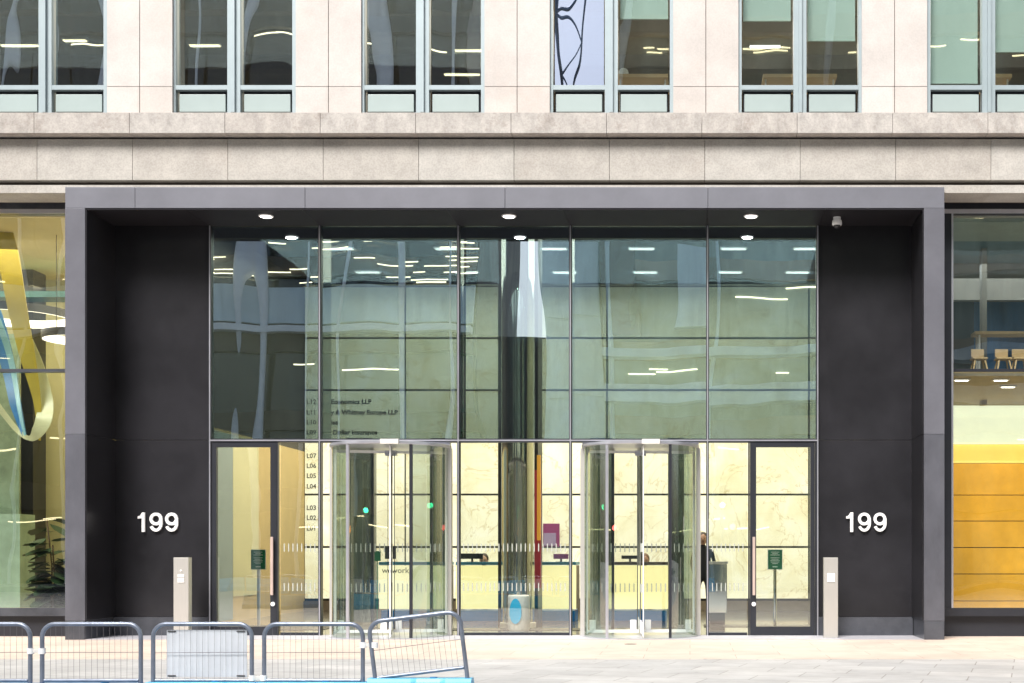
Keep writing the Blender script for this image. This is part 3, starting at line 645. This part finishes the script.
for px, lab in ((484, 'dark office chair of the person left of the steel column'), (645, 'dark office chair of the person at the right desk')):
    x = X(px, 6.25); t = thing('office_chair', lab, 'chair', (x, 6.3, .008), 'chairs behind the reception desks')
    MB().box(x-.22, x+.22, 6.1, 6.52, .35, .40, bev=.02).build('seat', 'dark', t)
    MB().box(x-.2, x+.2, 6.50, 6.55, .45, .85, bev=.02).build('backrest', 'dark', t)
    MB().cyl((x, 6.3, .06), (x, 6.3, .35), .03).build('column_post', 'steel', t)
    q = MB()
    for k in range(5): q.cyl((x, 6.3, .07), (x+.25*math.cos(k*1.257), 6.3+.25*math.sin(k*1.257), .04), .02, .012)
    q.build('star_base', 'dark', t)
# steel cabinet
t = thing('cabinet', 'polished steel lobby cabinet beside the right glass door', 'cabinet', (X(717.5, 4), 4.2, .008))
MB().box(X(708, 4), X(727, 4), 4, 4.5, Z(613, 4), Z(564, 4), bev=.01).build('cabinet_body', 'polished', t)
MB().box(X(707, 4), X(728, 4), 3.98, 4.52, Z(563.8, 4), Z(561.5, 4)).build('cabinet_top', 'steel', t)
MB().box(X(710, 4), X(725, 4), 4.05, 4.45, .008, Z(613, 4)).build('cabinet_foot', 'dark', t)

# sign stands
for px, lab in ((258.5, 'green notice on slim pole stand behind the left glass door'), (775, 'green notice on slim pole stand behind the right glass door')):
    y = 3.2; x = X(px, y); t = thing('sign_stand', lab, 'sign stand', (x, y, .008), 'green sign stands in the lobby')
    sg = MB().box(x-.125, x+.125, y-.02, y-.008, Z(569, y), Z(550, y)).build('sign_board', 'green', t)
    tx = MB(); zz = Z(551.8, y); random.seed(3)
    for k, (w_, h_) in enumerate(((.15,.012),(.10,.012),(.17,.012),(0,0),(.16,.010),(.13,.010),(.17,.010),(.15,.010),(.10,.010),(0,0),(.09,.02))):
        if w_: tx.box(x-w_/2, x+w_/2, y-.0235, y-.0205, zz-h_, zz)
        zz -= .026
    tx.build('notice_lines', 'wtxt', sg)
    MB().box(x-.135, x+.135, y-.0079, y, Z(569, y)-.012, Z(550, y)+.01).build('sign_frame', 'white', t)
    MB().cyl((x, y+.01, .02), (x, y+.01, Z(569, y)), .03, n=14).build('pole', 'white' if px < 400 else 'polished', t)
    MB().cyl((x, y+.01, .0085), (x, y+.01, .028), .17, n=28).build('base', 'dark', t)
# mats
for a, b, yy0, yy1, lab in ((208, 322, 2.4, 3.9, 'dark entrance mat inside the left glass door'), (704, 812, 3.3, 4.1, 'dark entrance mat inside the right glass door'), (340, 700, 2.3, 2.9, 'long dark entrance mat behind the two revolving doors')):
    t = MB().box(X(a, yy0), X(b, yy0), yy0, yy1, .0085, .016, bev=.002).build('entrance_mat', 'dark'); tag(t, lab, 'mat', 'entrance mats')

# downlights + camera
for px, lab in ((266, 'leftmost round downlight in the entrance soffit'), (509, 'middle round downlight in the entrance soffit'), (751, 'rightmost round downlight in the entrance soffit, left of the camera')):
    y = (zs-.03-HC)*F/(VY-216)-CAMD; x = X(px, y)
    t = thing('downlight', lab, 'downlight', (x, y, zs-.025), 'downlights in the entrance soffit')
    MB().lathe([(.085, 0), (.115, 0), (.115, -.012), (.095, -.016)], (x, y, zs-.026), 28).build('trim_ring', 'white', t)
    MB().cyl((x, y, zs-.0465), (x, y, zs-.0425), .09, n=28).build('lamp', 'lampw', t)
y = .45; x = X(837, y); t = thing('security_camera', 'small white dome security camera under the right end of soffit', 'camera', (x, y, zs-.025))
MB().lathe([(.06, 0), (.06, -.05), (.075, -.055), (.08, -.11), (.07, -.13)], (x, y, zs-.026), 24).build('camera_body', 'white', t, True)
MB().ball((x, y, zs-.155), .055, (1,1,1), 16).build('lens_dome', 'dark', t, True)
# door posts
for a, b, lab in ((173.5, 188.5, 'brushed steel door button post with two white buttons, left of the entrance'), (824, 838, 'brushed steel door button post with one white plate, right of the entrance')):
    y = .35; x0, x1 = X(a, y), X(b, y)
    t = thing('button_post', lab, 'button post', ((x0+x1)/2, y+.08, 0), 'door button posts')
    MB().box(x0, x1, y, y+.14, .007, Z(557.5, y), bev=.006).build('post', 'steel', t)
    xm = (x0+x1)/2
    if a < 500:
        MB().box(xm-.05, xm+.05, y-.012, y-.001, Z(582.5, y), Z(577.8, y), bev=.003).build('button_plate', 'white', t)
        MB().box(xm-.05, xm+.05, y-.012, y-.001, Z(577, y), Z(574.5, y), bev=.003).build('button_plate', 'white', t)
        MB().cyl((xm, y-.012, Z(570.5, y)), (xm, y-.001, Z(570.5, y)), .014, n=16).build('indicator', 'white', t)
    else:
        MB().box(xm-.06, xm+.06, y-.012, y-.001, Z(582, y), Z(573.5, y), bev=.003).build('button_plate', 'white', t)
        MB().box(xm-.035, xm+.035, y-.018, y-.0125, Z(580, y), Z(575, y), bev=.002).build('button', 'offwhite', t)

# ================================================================= LEFT SHOP (seen through the far left pane)
SL = -9.35
MB().box(-24, SL, 6.0, 6.2, 0, 8).build('cafe_back_wall', 'cream', B)
MB().box(SL, SL+.04, SY+.3, 6.2, 0, 8).build('cafe_side_wall', 'cream', B)
MB().box(-24, SL, SY+.35, 6.2, 6.9, 7.1).build('cafe_ceiling', 'creamceil', B)
MB().box(-24, SL, 4.4, 4.9, Z(297, 4.4), Z(291, 4.4)).build('cafe_beam', 'teal', B)
MB().box(X(21, 5), X(33, 5), 5, 5.5, .008, 6.9).build('cafe_column', 'dark', B)
MB().box(-24, X(19, 4.6), 4.6, 4.65, .3, Z(334, 4.6)).build('cafe_screen', mat('green_glass_screen', (.25,.34,.27), .1, var=.3), B)
MB().box(-24, X(20, 4), 4, 4.55, .008, Z(514, 4)).build('cafe_counter', mat('pale_green_counter', (.30,.42,.36), .15, var=.2), B)
area('cafe_lamp', (-12.5, 3.4, 6.6), 6, 4, 190, (1,.86,.55))
def ringlamp(cx, cy, z, r, lab):
    t = thing('ring_pendant', lab, 'lamp', (cx, cy, z), 'ring pendant lamps')
    n = 64
    def ring(r0, r1, z0, z1):
        m_ = MB(); q = [[m_.bm.verts.new((cx+a*math.cos(2*math.pi*k/n), cy+a*math.sin(2*math.pi*k/n), zz)) for a, zz in ((r0, z0), (r1, z0), (r1, z1), (r0, z1))] for k in range(n)]
        for k in range(n):
            for e in range(4): m_.bm.faces.new((q[k][e], q[k][(e+1)%4], q[(k+1)%n][(e+1)%4], q[(k+1)%n][e]))
        return m_
    ring(r-.02, r, z, z+.14).build('ring_housing', 'portal_lo', t, True)
    ring(r-.055, r-.021, z, z+.14).build('ring_diffuser', 'ring', t, True)
    for a in (.3, 2.4, 4.5): MB().cyl((cx+r*math.cos(a), cy+r*math.sin(a), z+.14), (cx+r*math.cos(a), cy+r*math.sin(a), 6.9), .006, n=6).build('suspension_wire', 'dark', t)
ringlamp(X(16, 2.92), 2.92, 5.55, .98, 'large glowing ring pendant lamp behind the far left window')
ringlamp(X(82, 2.95), 2.95, 5.16, .66, 'small glowing ring pendant lamp at the right edge of the far left window')
def ribbon(name, pts, w0, m, lab, grp):
    n = len(pts); mbb = MB(); rows = []
    # smooth with catmull-rom
    P = [Vector(p) for p in pts]; Q = []; W = []
    for i in range(n-1):
        p0, p1, p2, p3 = P[max(i-1,0)], P[i], P[i+1], P[min(i+2,n-1)]
        for k in range(10):
            t = k/10; Q.append(.5*((2*p1)+(p2-p0)*t+(2*p0-5*p1+4*p2-p3)*t*t+(3*p1-p0-3*p2+p3)*t**3)); W.append(w0[i]*(1-t)+w0[i+1]*t)
    Q.append(P[-1]); W.append(w0[-1])
    for i, q in enumerate(Q):
        d = (Q[min(i+1,len(Q)-1)]-Q[max(i-1,0)]).normalized(); s = Vector((-d.z, .25, d.x)).normalized()*W[i]/2
        e = Vector((0,.012,0)); rows.append([mbb.bm.verts.new(v) for v in (q-s, q+s, q+s+e, q-s+e)])
    for a, b in zip(rows, rows[1:]):
        for k in range(4): mbb.bm.faces.new((a[k], a[(k+1)%4], b[(k+1)%4], b[k]))
    mbb.bm.faces.new(rows[0][::-1]); mbb.bm.faces.new(rows[-1])
    o = mbb.build(name, m, None, True); return tag(o, lab, 'hanging ribbon', grp)
rg = 'ribbon sculptures hanging in the left window'
def rp(l, y): return [(X(a, y), y+.12*math.sin(i*1.3), Z(b, y)) for i, (a, b) in enumerate(l)]
ribbon('hanging_ribbon', rp([(-20,150),(-8,205),(6,255),(20,310),(30,355),(36,400),(36,440)], 2.0), [.3,.3,.35,.3,.25,.12,.03], 'yribbon', 'broad yellow ribbon falling diagonally from upper left in the far left window', rg)
ribbon('hanging_ribbon', rp([(24,330),(34,365),(43,400),(46,420),(40,433),(28,438),(12,428),(-4,405)], 2.1), [.12,.2,.26,.26,.2,.08,.1,.12], 'pribbon', 'pale yellow looped ribbon crossing the horizontal bar of the far left window', rg)
ribbon('hanging_ribbon', rp([(-30,260),(-10,315),(6,365),(18,405),(28,438)], 2.3), [.28,.28,.22,.18,.05], 'bribbon', 'blue ribbon falling steeply in the far left window', rg)
ribbon('hanging_ribbon', rp([(-16,290),(0,335),(12,375),(22,412),(28,436)], 2.15), [.1,.1,.08,.06,.03], 'lbribbon', 'thin light blue ribbon over the blue one in the far left window', rg)
# plant
def plant(x, y, lab):
    t = thing('potted_plant', lab, 'plant', (x, y, .008)); random.seed(11)
    MB().lathe([(.13,0),(.19,.05),(.21,.36),(.19,.38)], (x, y, .008), 24).build('planter', 'terracotta', t, True)
    st = MB(); lv = MB()
    for s in range(4):
        top = Vector((x+random.uniform(-.28,.12), y+random.uniform(-.15,.15), [1.95,1.5,1.1,.95][s])); base = Vector((x, y, .36))
        mid = (base+top)/2 + Vector((random.uniform(-.05,.05),0,0)); st.tube([base, mid, top], .014, 6)
        for k in range([26,22,20,20][s]):
            f_ = .15+.85*(k%17)/16; c = base.lerp(top, min(f_, 1)); a = random.uniform(0, 6.283); L_ = random.uniform(.32,.46); tl = random.uniform(-.5,.35)
            d = Vector((math.cos(a), math.sin(a)*.8, tl)).normalized(); sd = d.cross(Vector((0,0,1))).normalized(); up = sd.cross(d)
            pr = [(0,0,0),(.25,.22,.02),(.55,.36,.0),(.85,.25,-.05),(1,0,-.12)]
            l_ = [lv.bm.verts.new(c+d*L_*(.1+u)+sd*L_*v+up*L_*(w+.06)) for u, v, w in pr]; r_ = [lv.bm.verts.new(c+d*L_*(.1+u)-sd*L_*v+up*L_*(w+.06)) for u, v, w in pr[1:4]]
            md = [lv.bm.verts.new(c+d*L_*(.1+u)+up*L_*(w-.02)) for u, v, w in pr[1:4]]
            lv.bm.faces.new((l_[0], l_[1], md[0])); lv.bm.faces.new((l_[0], md[0], r_[0]))
            for i in range(2): lv.bm.faces.new((l_[i+1], l_[i+2], md[i+1], md[i])); lv.bm.faces.new((md[i], md[i+1], r_[i+1], r_[i]))
            lv.bm.faces.new((l_[3], l_[4], md[2])); lv.bm.faces.new((md[2], l_[4], r_[2]))
    st.build('stem', 'bark', t); lv.build('foliage', 'leaf', t, True)
plant(X(52, 2.4), 2.4, 'large leafed potted plant behind the far left window')
t = thing('low_table', 'low round white table beside the plant in the far left window', 'table', (X(64, 1.7), 1.7, .008))
MB().lathe([(.30,0),(.31,.012),(.30,.025)], (X(64, 1.7), 1.75, .34), 32).build('table_top', 'white', t, True)
MB().cyl((X(64, 1.7), 1.75, .02), (X(64, 1.7), 1.75, .34), .025).lathe([(.16,0),(.16,.012),(.1,.015)], (X(64, 1.7), 1.75, .008), 24).build('pedestal', 'white', t, True)
MB().box(-24, SL-.01, SY+.36, 4, .0085, .34).build('raised_floor', mat('beige_raised_floor', (.50,.40,.25), .3, var=.2), B)

# ================================================================= RIGHT SHOP
SR = 3.75
MB().box(SR-.05, SR, SY+.3, 9, 0, 8).build('lounge_side_wall', 'taupe', B)
MB().box(SR, 13.8, 3.4, 3.5, .008, Z(463, 3.4)).build('amber_wall_backing', 'dark', B)
mb = MB(); zz = [Z(q, 3.3) for q in (622, 601, 574, 547.5, 521, 495, 463)]
for a, b in zip(zz, zz[1:]): mb.box(SR, 13.8, 3.3, 3.39, a+.008, b-.008)
mb.build('amber_wall', 'amber', B)
MB().box(SR, 13.8, 3.2, 3.6, .008, .2).build('lounge_base', 'wood', B)
MB().box(SR, 13.8, 3.6, 5.5, Z(463, 3.5), Z(463, 3.5)+.05).build('cove_shelf', 'yglow', B)
MB().box(SR, 13.8, 5.5, 5.6, Z(466, 5.4), Z(444, 5.4)).build('cove_wall', 'yglow', B)
MB().box(SR, 13.8, 5.4, 5.7, Z(443, 5.4), Z(405, 5.4)).build('pale_light_band', 'paleglow', B)
MB().box(SR, 13.8, 1.2, 9, Z(369, 1.1)-.1, Z(369, 1.1)+.0).build('mezzanine_floor', 'taupe', B)
MB().box(SR, 13.8, 8.8, 9, 0, 8).build('lounge_back_wall', 'steelblue', B)
MB().box(SR, X(976, 8), 8.2, 8.7, 4.2, 8).build('mezzanine_pillar', 'dark', B)
MB().box(X(982, 4.5), X(987, 4.5), 4.5, 4.7, 4.2, 8).build('mezzanine_post', 'taupe', B)
MB().box(SR, 13.8, SY+.35, 2.4, Z(222, 1.1), 7.2).build('lounge_ceiling', mat('pale_green_ceiling', (.34,.40,.33), .7), B)
MB().box(SR, 13.8, 2.401, 2.45, Z(240, 2.4), 7.2).build('ceiling_light_trough', 'paleglow', B)
MB().box(SR, 13.8, 2.45, 9, 7.2, 7.4).build('lounge_ceiling', 'teal', B)
MB().box(SR, 13.8, 5.8, 6.0, Z(300, 5.8), Z(262, 5.8)).build('hanging_bulkhead', 'taupe', B)
for px in (266, 509, 751):
    l_ = area('downlight_lamp', (X(px, .4), .4, zs-.06), .16, .16, 9); l_.data.shape = 'DISK'
area('lounge_lamp', (7, 5, 6.9), 5, 3, 90, (.75,.88,1))
area('lounge_lower_lamp', (7, 2.3, 3.8), 6, 1.6, 70, (1,.85,.5))
t = thing('high_table', 'long light wood high table on the mezzanine in the far right window', 'table', (X(1010, 2.2), 2.4, Z(369, 1.1)))
MB().box(X(975, 2.2), X(1100, 2.2), 2.2, 2.55, Z(334, 2.2), Z(331, 2.2), bev=.01).build('table_top', 'wood', t)
MB().cyl((X(978, 2.4), 2.5, Z(369, 1.1)), (X(978, 2.4), 2.5, Z(334, 2.2)), .02).cyl((X(1090, 2.4), 2.5, Z(369, 1.1)), (X(1090, 2.4), 2.5, Z(334, 2.2)), .02).build('leg', 'white', t)
MB().cyl((X(978, 2.4), 2.3, Z(369, 1.1)), (X(978, 2.4), 2.3, Z(334, 2.2)), .02).build('leg', 'white', t)
for px, lab in ((979, 'light wood bar stool, leftmost of three in the far right window'), (1003, 'light wood bar stool, middle of three in the far right window'), (1020, 'light wood bar stool at the edge of the photo in the far right window')):
    y = 1.7; x = X(px, y); zfl = Z(369, 1.1)+.001
    t = thing('bar_stool', lab, 'stool', (x, y, zfl), 'bar stools on the mezzanine')
    MB().box(x-.13, x+.13, y-.12, y+.12, zfl+.24, zfl+.27, bev=.015).build('seat', 'wood', t)
    MB().box(x-.11, x+.11, y+.10, y+.13, zfl+.30, zfl+.44, bev=.012).build('backrest', 'wood', t)
    for sx in (-1, 1):
        for sy in (-1, 1): MB().cyl((x+sx*.08, y+sy*.08, zfl+.24), (x+sx*.13, y+sy*.13, zfl), .016, .012, n=8).build('leg', 'wood', t)
for px, py, lab in ((962, 379, 'left lit ceiling light under the mezzanine of the far right window'), (1003, 378, 'upper right lit ceiling light under the mezzanine'), (1008, 386, 'lower right lit ceiling light under the mezzanine')):
    z = Z(369, 1.1)-.1; y = (z-HC)*F/(VY-py)-CAMD
    clight(X(px, y), max(y, 1.6), .22, .06, z, lab, 'ceiling lights under the mezzanine')

# ================================================================= BARRIERS
BY = -10.0
def bxx(px): return X(px, BY)
def barrier(px0, px1, lab, rot=0., dz=0.):
    x0, x1 = bxx(px0), bxx(px1); w = x1-x0; zb, zt3 = Z(680.5, BY)+dz, Z(624, BY)+dz
    ox = x0 if rot else (x0+x1)/2
    t = thing('mesh_barrier', lab, 'barrier', (ox, BY, zb), 'mesh barrier panels along the street')
    if rot: t.rotation_euler = (0, -rot, 0)
    rc = .10; r = .017; P = [(x0+r, BY, zb-.14), (x0+r, BY, zb)]
    P += [(x0+r, BY, zt3-rc)] + [(x0+r+rc-rc*math.cos(a), BY, zt3-rc+rc*math.sin(a)) for a in [R(15*k) for k in range(1, 7)]]
    P += [(x1-r-rc+rc*math.sin(a), BY, zt3-rc+rc*math.cos(a)) for a in [R(15*k) for k in range(0, 7)]] + [(x1-r, BY, zb), (x1-r, BY, zb-.14)]
    MB().tube(P, r, 12).build('frame', 'galv', t, True)
    MB().cyl((x0+2*r, BY, zb), (x1-2*r, BY, zb), .014, n=10).build('bottom_rail', 'galv', t, True)
    mw = MB(); n = 16
    for k in range(1, n):
        xx = x0+2*r+(w-4*r)*k/n; bow = .004*math.sin(k*1.9)
        edge = min(xx-x0-r, x1-r-xx); top = zt3 - (rc-math.sqrt(max(0, rc*rc-(rc-edge)**2)) if edge < rc else 0)
        mw.cyl((xx, BY, zb), (xx+bow, BY, top), .0012, n=5)
    mw.cyl((x0+r, BY, zb+(zt3-zb)*.49), (x1-r, BY, zb+(zt3-zb)*.50), .0022, n=5)
    mw.build('wire_mesh', 'wire', t)
    return t
barrier(-71, 32.5, 'grey mesh barrier panel cut by the left photo edge')
barrier(-182, -79, 'grey mesh barrier panel just beyond the left photo edge')
barrier(40, 143, 'upright grey mesh barrier panel in front of the left portal jamb, without a board')
barrier(151, 254, 'grey mesh barrier panel carrying the white board')
barrier(262, 365, 'upright grey mesh barrier panel between the white board and the tilted panel')
barrier(373, 469, 'grey mesh barrier panel tilted up at its right end', R(7), .015)
t = MB().box(bxx(165.5), bxx(246), BY+.020, BY+.028, Z(677.5, BY), Z(630, BY), bev=.002).build('white_board', 'board'); tag(t, 'weathered white board tied behind the mesh of one barrier', 'board'); WL[t.name] = Vector((0,0,0))
ti = MB()
for a, b in ((167, 676), (167, 631.5), (236, 631.5), (236, 676)): MB().box(bxx(a), bxx(a+8), BY+.012, BY+.0195, Z(b, BY)-.003, Z(b, BY)+.004).build('cable_tie', 'dark', t)
for px, py, lab in ((36.5, 651, 'pale metal clamp joining the two leftmost visible barrier panels'), (258, 678, 'pale metal clamp low beside the board panel'), (369, 645, 'pale metal clamp beside the tilted barrier panel')):
    z = Z(py, BY); x = bxx(px)
    c = thing('clamp', lab, 'clamp', (x, BY, z), 'clamps joining the barrier panels')
    MB().box(x-.05, x+.05, BY-.012, BY+.012, z-.014, z+.014, bev=.004).build('bar', 'offwhite', c)
    for s in (-1, 1): MB().cyl((x+s*.045, BY, z-.022), (x+s*.045, BY, z+.022), .026, n=14).build('collar', 'white', c)
# blue water-filled bases
def base(px0, px1, lab, m, top, i):
    x0, x1 = bxx(px0)+.004, bxx(px1)-.004; t = thing('barrier_base', lab, 'barrier base', ((x0+x1)/2, BY, -.004), 'blue plastic barrier bases')
    prof = [(-.22, 0), (-.22, .10), (-.12, .18), (-.075, top-.03), (-.055, top), (.055, top), (.075, top-.03), (.12, .18), (.22, .10), (.22, 0)]
    q = MB(); cuts = [x0, x0+.05, x0+(x1-x0)*.42, x0+(x1-x0)*.47, x1-(x1-x0)*.30, x1-(x1-x0)*.25, x1-.05, x1]; sc = [1, 1, 1, .9, .9, 1, 1, 1]; rings = []
    for xx, s in zip(cuts, sc): rings.append([q.bm.verts.new((xx, BY+a*s, b-.004)) for a, b in prof])
    for a, b in zip(rings, rings[1:]):
        for k in range(len(prof)): q.bm.faces.new((a[k], a[(k+1)%len(prof)], b[(k+1)%len(prof)], b[k]))
    q.bm.faces.new(rings[0]); q.bm.faces.new(rings[-1][::-1]); q.build('base_body', m, t)
    MB().cyl(((x0+x1)/2+.1, BY, top-.0035), ((x0+x1)/2+.1, BY, top+.003), .03, n=18).build('filler_cap', 'blue2', t)
tb = Z(681.3, BY)
for k in range(5):
    barrier(-293-111*k, -190-111*k, 'grey mesh barrier panel far beyond the left photo edge')
ed = [-738, -627, -516, -405, -294, -183, -76, 37, 147.5, 258, 368.5, 473]
nm = ['blue plastic barrier base far beyond the left photo edge']*5 + ['blue plastic barrier base beyond the left photo edge', 'blue plastic barrier base under the leftmost cut panel', 'blue plastic barrier base under the first whole panel', 'blue plastic barrier base under the panel with the board', 'cyan plastic barrier base left of the tilted panel', 'bright cyan plastic barrier base under the tilted panel, highest of the row']
for i in range(11): base(ed[i], ed[i+1], nm[i], 'cyan' if i > 7 else 'blue2', tb+(.03 if i == 10 else 0 if i > 7 else -.012), i)
# drain cover on the paving
t = MB().lathe([(.09,0),(.09,.004)], (X(632, -.5), -1.0, .001), 24).build('drain_cover', 'plinth'); tag(t, 'small oval grey drain cover on the beige paving before the right revolving door', 'drain cover')

# ================================================================= ACROSS THE STREET (seen mirrored in the glass)
def opposite(name, lab, x0, x1, y, floors, mats, step, lights):
    t = thing(name, lab, 'building', ((x0+x1)/2, y, 0), 'office buildings across the street')
    wall, win, col = mats
    zt_ = floors[-1]
    MB().box(x0, x1, y-14, y-.6, 0, zt_).build('wall', wall, t)
    sp = MB()
    for z in floors: sp.box(x0, x1, y-.6, y-.0, z-.9, z)
    sp.build('spandrel', wall, t)
    w = MB()
    for a, b in zip([0]+floors, floors): w.box(x0+.05, x1-.05, y-.62, y-.35, a+.01, b-.91)
    w.build('window_band', win, t)
    x = x0+.6; cc = MB(); k = 0
    while x < x1-.3:
        cc.cyl((x, y+.5, 0), (x+(.9 if k % 3 == 1 else 0), y+.5, zt_), .20 if k % 3 == 0 else .09, n=12); x += step*(1 if k % 2 else .8); k += 1
    cc.build('facade_column', col, t, True)
    li = MB(); random.seed(int(abs(x0)*10)+3)
    for z in floors:
        for q in range(lights):
            xx = random.uniform(x0+1, x1-2); zz_ = z-.95-random.uniform(.1, .9); li.box(xx, xx+random.uniform(.8, 2.4), y-.34, y-.30, zz_, zz_+.06)
    li.build('office_lights', 'lampy', t)
    return t
fl = [4.5, 8.2, 12.0, 15.8, 19.6, 23.4, 27.2, 31]
o1 = opposite('bronze_building', 'dark bronze office building with white columns mirrored in the left glass', -62, -10.3, -40, fl, ('opp_brown', 'opp_dark', 'opp_white'), 2.5, 7)
MB().box(-62, -10.3, -39.9, -39.2, 12.0, 12.32).build('white_canopy', 'opp_white', o1)
MB().box(-62, -10.3, -39.95, -39.7, 12.5, 14.3).build('teal_band', 'opp_teal', o1)
q = MB(); random.seed(5)
for k in range(46):
    xx = random.uniform(-30, -11.2); zz_ = random.uniform(14.5, 16.7); L_ = random.uniform(.6, 2.2); q.box(xx, xx+L_, -39.9, -39.86, zz_, zz_+.045)
q.build('office_strip_lights', 'lampy', o1)
o2 = opposite('tan_building', 'tan and green glass office building mirrored in the right glass', -4.0, 50, -40, [4.2, 8, 11.8, 15.6, 19.4, 23.2, 27, 30.8, 34.6], ('opp_tan', 'opp_green', 'opp_teal'), 5.5, 16)
MB().box(-4.0, 50, -39.9, -38.8, 8.6, 9.5).build('pale_canopy', 'opp_teal', o2)
MB().box(-10.2, -7.25, -52, -40.4, 0, 12.05).build('link_block', 'opp_brown', o2)
MB().box(-7.2, -4.05, -52, -40.3, 0, 21).build('low_wing', 'opp_teal', o2)
q = MB()
for k in range(5): q.box(-7.15, -4.1, -40.29, -40.2, 1+4*k, 3.9+4*k)
q.build('wing_windows', 'opp_teal', o2)
MB().box(-1.0, .8, -39.9, -39.3, 12.3, 16.2).build('glazed_bay', 'opp_teal', o2)
MB().box(-3.9, -2.6, -39.9, -39.4, 12.0, 20).build('brown_fin_wall', 'opp_brown', o2)
MB().box(-4.0, 50, -39.9, -38.9, 10.9, 11.3).build('pale_canopy', 'opp_teal', o2)
o3 = thing('steel_mast', 'slim lattice crane mast between the two buildings across the street', 'crane', (-6.9, -52, 0))
m_ = MB()
for dx in (0, 1.1): m_.cyl((-7.4+dx, -52, 0), (-7.4+dx, -52, 36), .09, n=6)
for k in range(20): m_.cyl((-7.4+(k%2)*1.1, -52, 1.8*k), (-7.4+((k+1)%2)*1.1, -52, 1.8*(k+1)), .06, n=6)
m_.build('mast', 'galv', o3); m_ = MB()
for dz in (0, .9): m_.cyl((-14, -52, 35+dz), (2, -52, 33+dz), .08, n=6)
m_.build('jib', 'galv', o3)
def tlight(x, y, zc_, on, lab):
    t = thing('traffic_light', lab, 'traffic light', (x, y, 0), 'traffic lights at the kerb')
    off = {'red': .27, 'amber': 0, 'green': -.27}[on]; c0 = zc_-off
    MB().cyl((x, y, 0), (x, y, c0-.45), .055, n=12).build('pole', 'galv', t)
    h = MB().box(x-.15, x+.15, y-.1, y+.1, c0-.45, c0+.45, bev=.02).build('signal_head', 'dark', t)
    for c, z in (('red', .27), ('amber', 0), ('green', -.27)):
        MB().cyl((x, y+.1, c0+z), (x, y+.115, c0+z), .10, n=18).build('lens', ('tl_'+c) if c == on else 'dark', h)
tlight(-1.07, -23.8, 2.92, 'green', 'kerbside traffic light showing green, mirrored in the left revolving door')
tlight(1.2, -23.8, 3.1, 'green', 'kerbside traffic light showing green, mirrored in the right revolving door')
tlight(-1.6, -23.4, 2.2, 'amber', 'kerbside traffic light showing amber, mirrored in the left revolving door')
tlight(1.55, -23.0, 2.35, 'red', 'kerbside traffic light showing red, mirrored in the right revolving door')
for k in range(9):
    x = -17+2.1*k; t = thing('road_barrier', 'blue plastic water filled barrier at the kerb, mirrored low in the entrance glass', 'barrier', (x, -22.3, -.004), 'blue road barriers at the kerb')
    q = MB(); prof = [(-.25, 0), (-.25, .12), (-.12, .22), (-.09, .48), (.09, .48), (.12, .22), (.25, .12), (.25, 0)]
    rr = [[q.bm.verts.new((x+u, -22.3+a_, b_-.004)) for a_, b_ in prof] for u in (-1.0, 1.0)]
    for i in range(8): q.bm.faces.new((rr[0][i], rr[0][(i+1)%8], rr[1][(i+1)%8], rr[1][i]))
    q.bm.faces.new(rr[0]); q.bm.faces.new(rr[1][::-1]); q.build('barrier_body', 'kerbblue', t)
    MB().cyl((x, -22.3, .477), (x, -22.3, .49), .05, n=16).build('filler_cap', 'cyan', t)

# ================================================================= SKY, SUN, CAMERA
w = bpy.data.worlds.new('World'); S.world = w; w.use_nodes = True; t = w.node_tree; t.nodes.clear()
sk = t.nodes.new('ShaderNodeTexSky'); sk.sky_type = 'NISHITA'; sk.sun_disc = False
el, az = R(48), R(200)
sk.sun_elevation = el; sk.sun_rotation = az; sk.air_density = 1.2; sk.dust_density = 3.5; sk.ozone_density = 1
hs = t.nodes.new('ShaderNodeHueSaturation'); hs.inputs['Saturation'].default_value = .62
bg = t.nodes.new('ShaderNodeBackground'); bg.inputs[1].default_value = .085
o = t.nodes.new('ShaderNodeOutputWorld'); t.links.new(sk.outputs[0], hs.inputs['Color']); t.links.new(hs.outputs[0], bg.inputs[0]); t.links.new(bg.outputs[0], o.inputs[0])
sl = bpy.data.lights.new('sun', 'SUN'); sl.energy = 2.8; sl.angle = R(25); sl.color = (1, .97, .945)
so = bpy.data.objects.new('sun', sl); COL.objects.link(so)
sd = Vector((math.sin(az)*math.cos(el), math.cos(az)*math.cos(el), math.sin(el)))
so.rotation_euler = sd.to_track_quat('Z', 'Y').to_euler(); so.location = (0, -10, 30)
cd = bpy.data.cameras.new('camera'); co = bpy.data.objects.new('camera', cd); COL.objects.link(co)
co.location = (0, -CAMD, HC); co.rotation_euler = (R(90), 0, 0)
cd.sensor_width = 36; cd.lens = F/1024*36; cd.shift_x = -(VX-512)/1024; cd.shift_y = (VY-341.5)/1024
cd.clip_start = .1; cd.clip_end = 2000
S.camera = co
S.view_settings.view_transform = 'Standard'; S.view_settings.look = 'None'; S.view_settings.exposure = 1.08; S.view_settings.gamma = 1
S.render.engine = 'CYCLES'
S.cycles.transparent_max_bounces = 24; S.cycles.max_bounces = 8
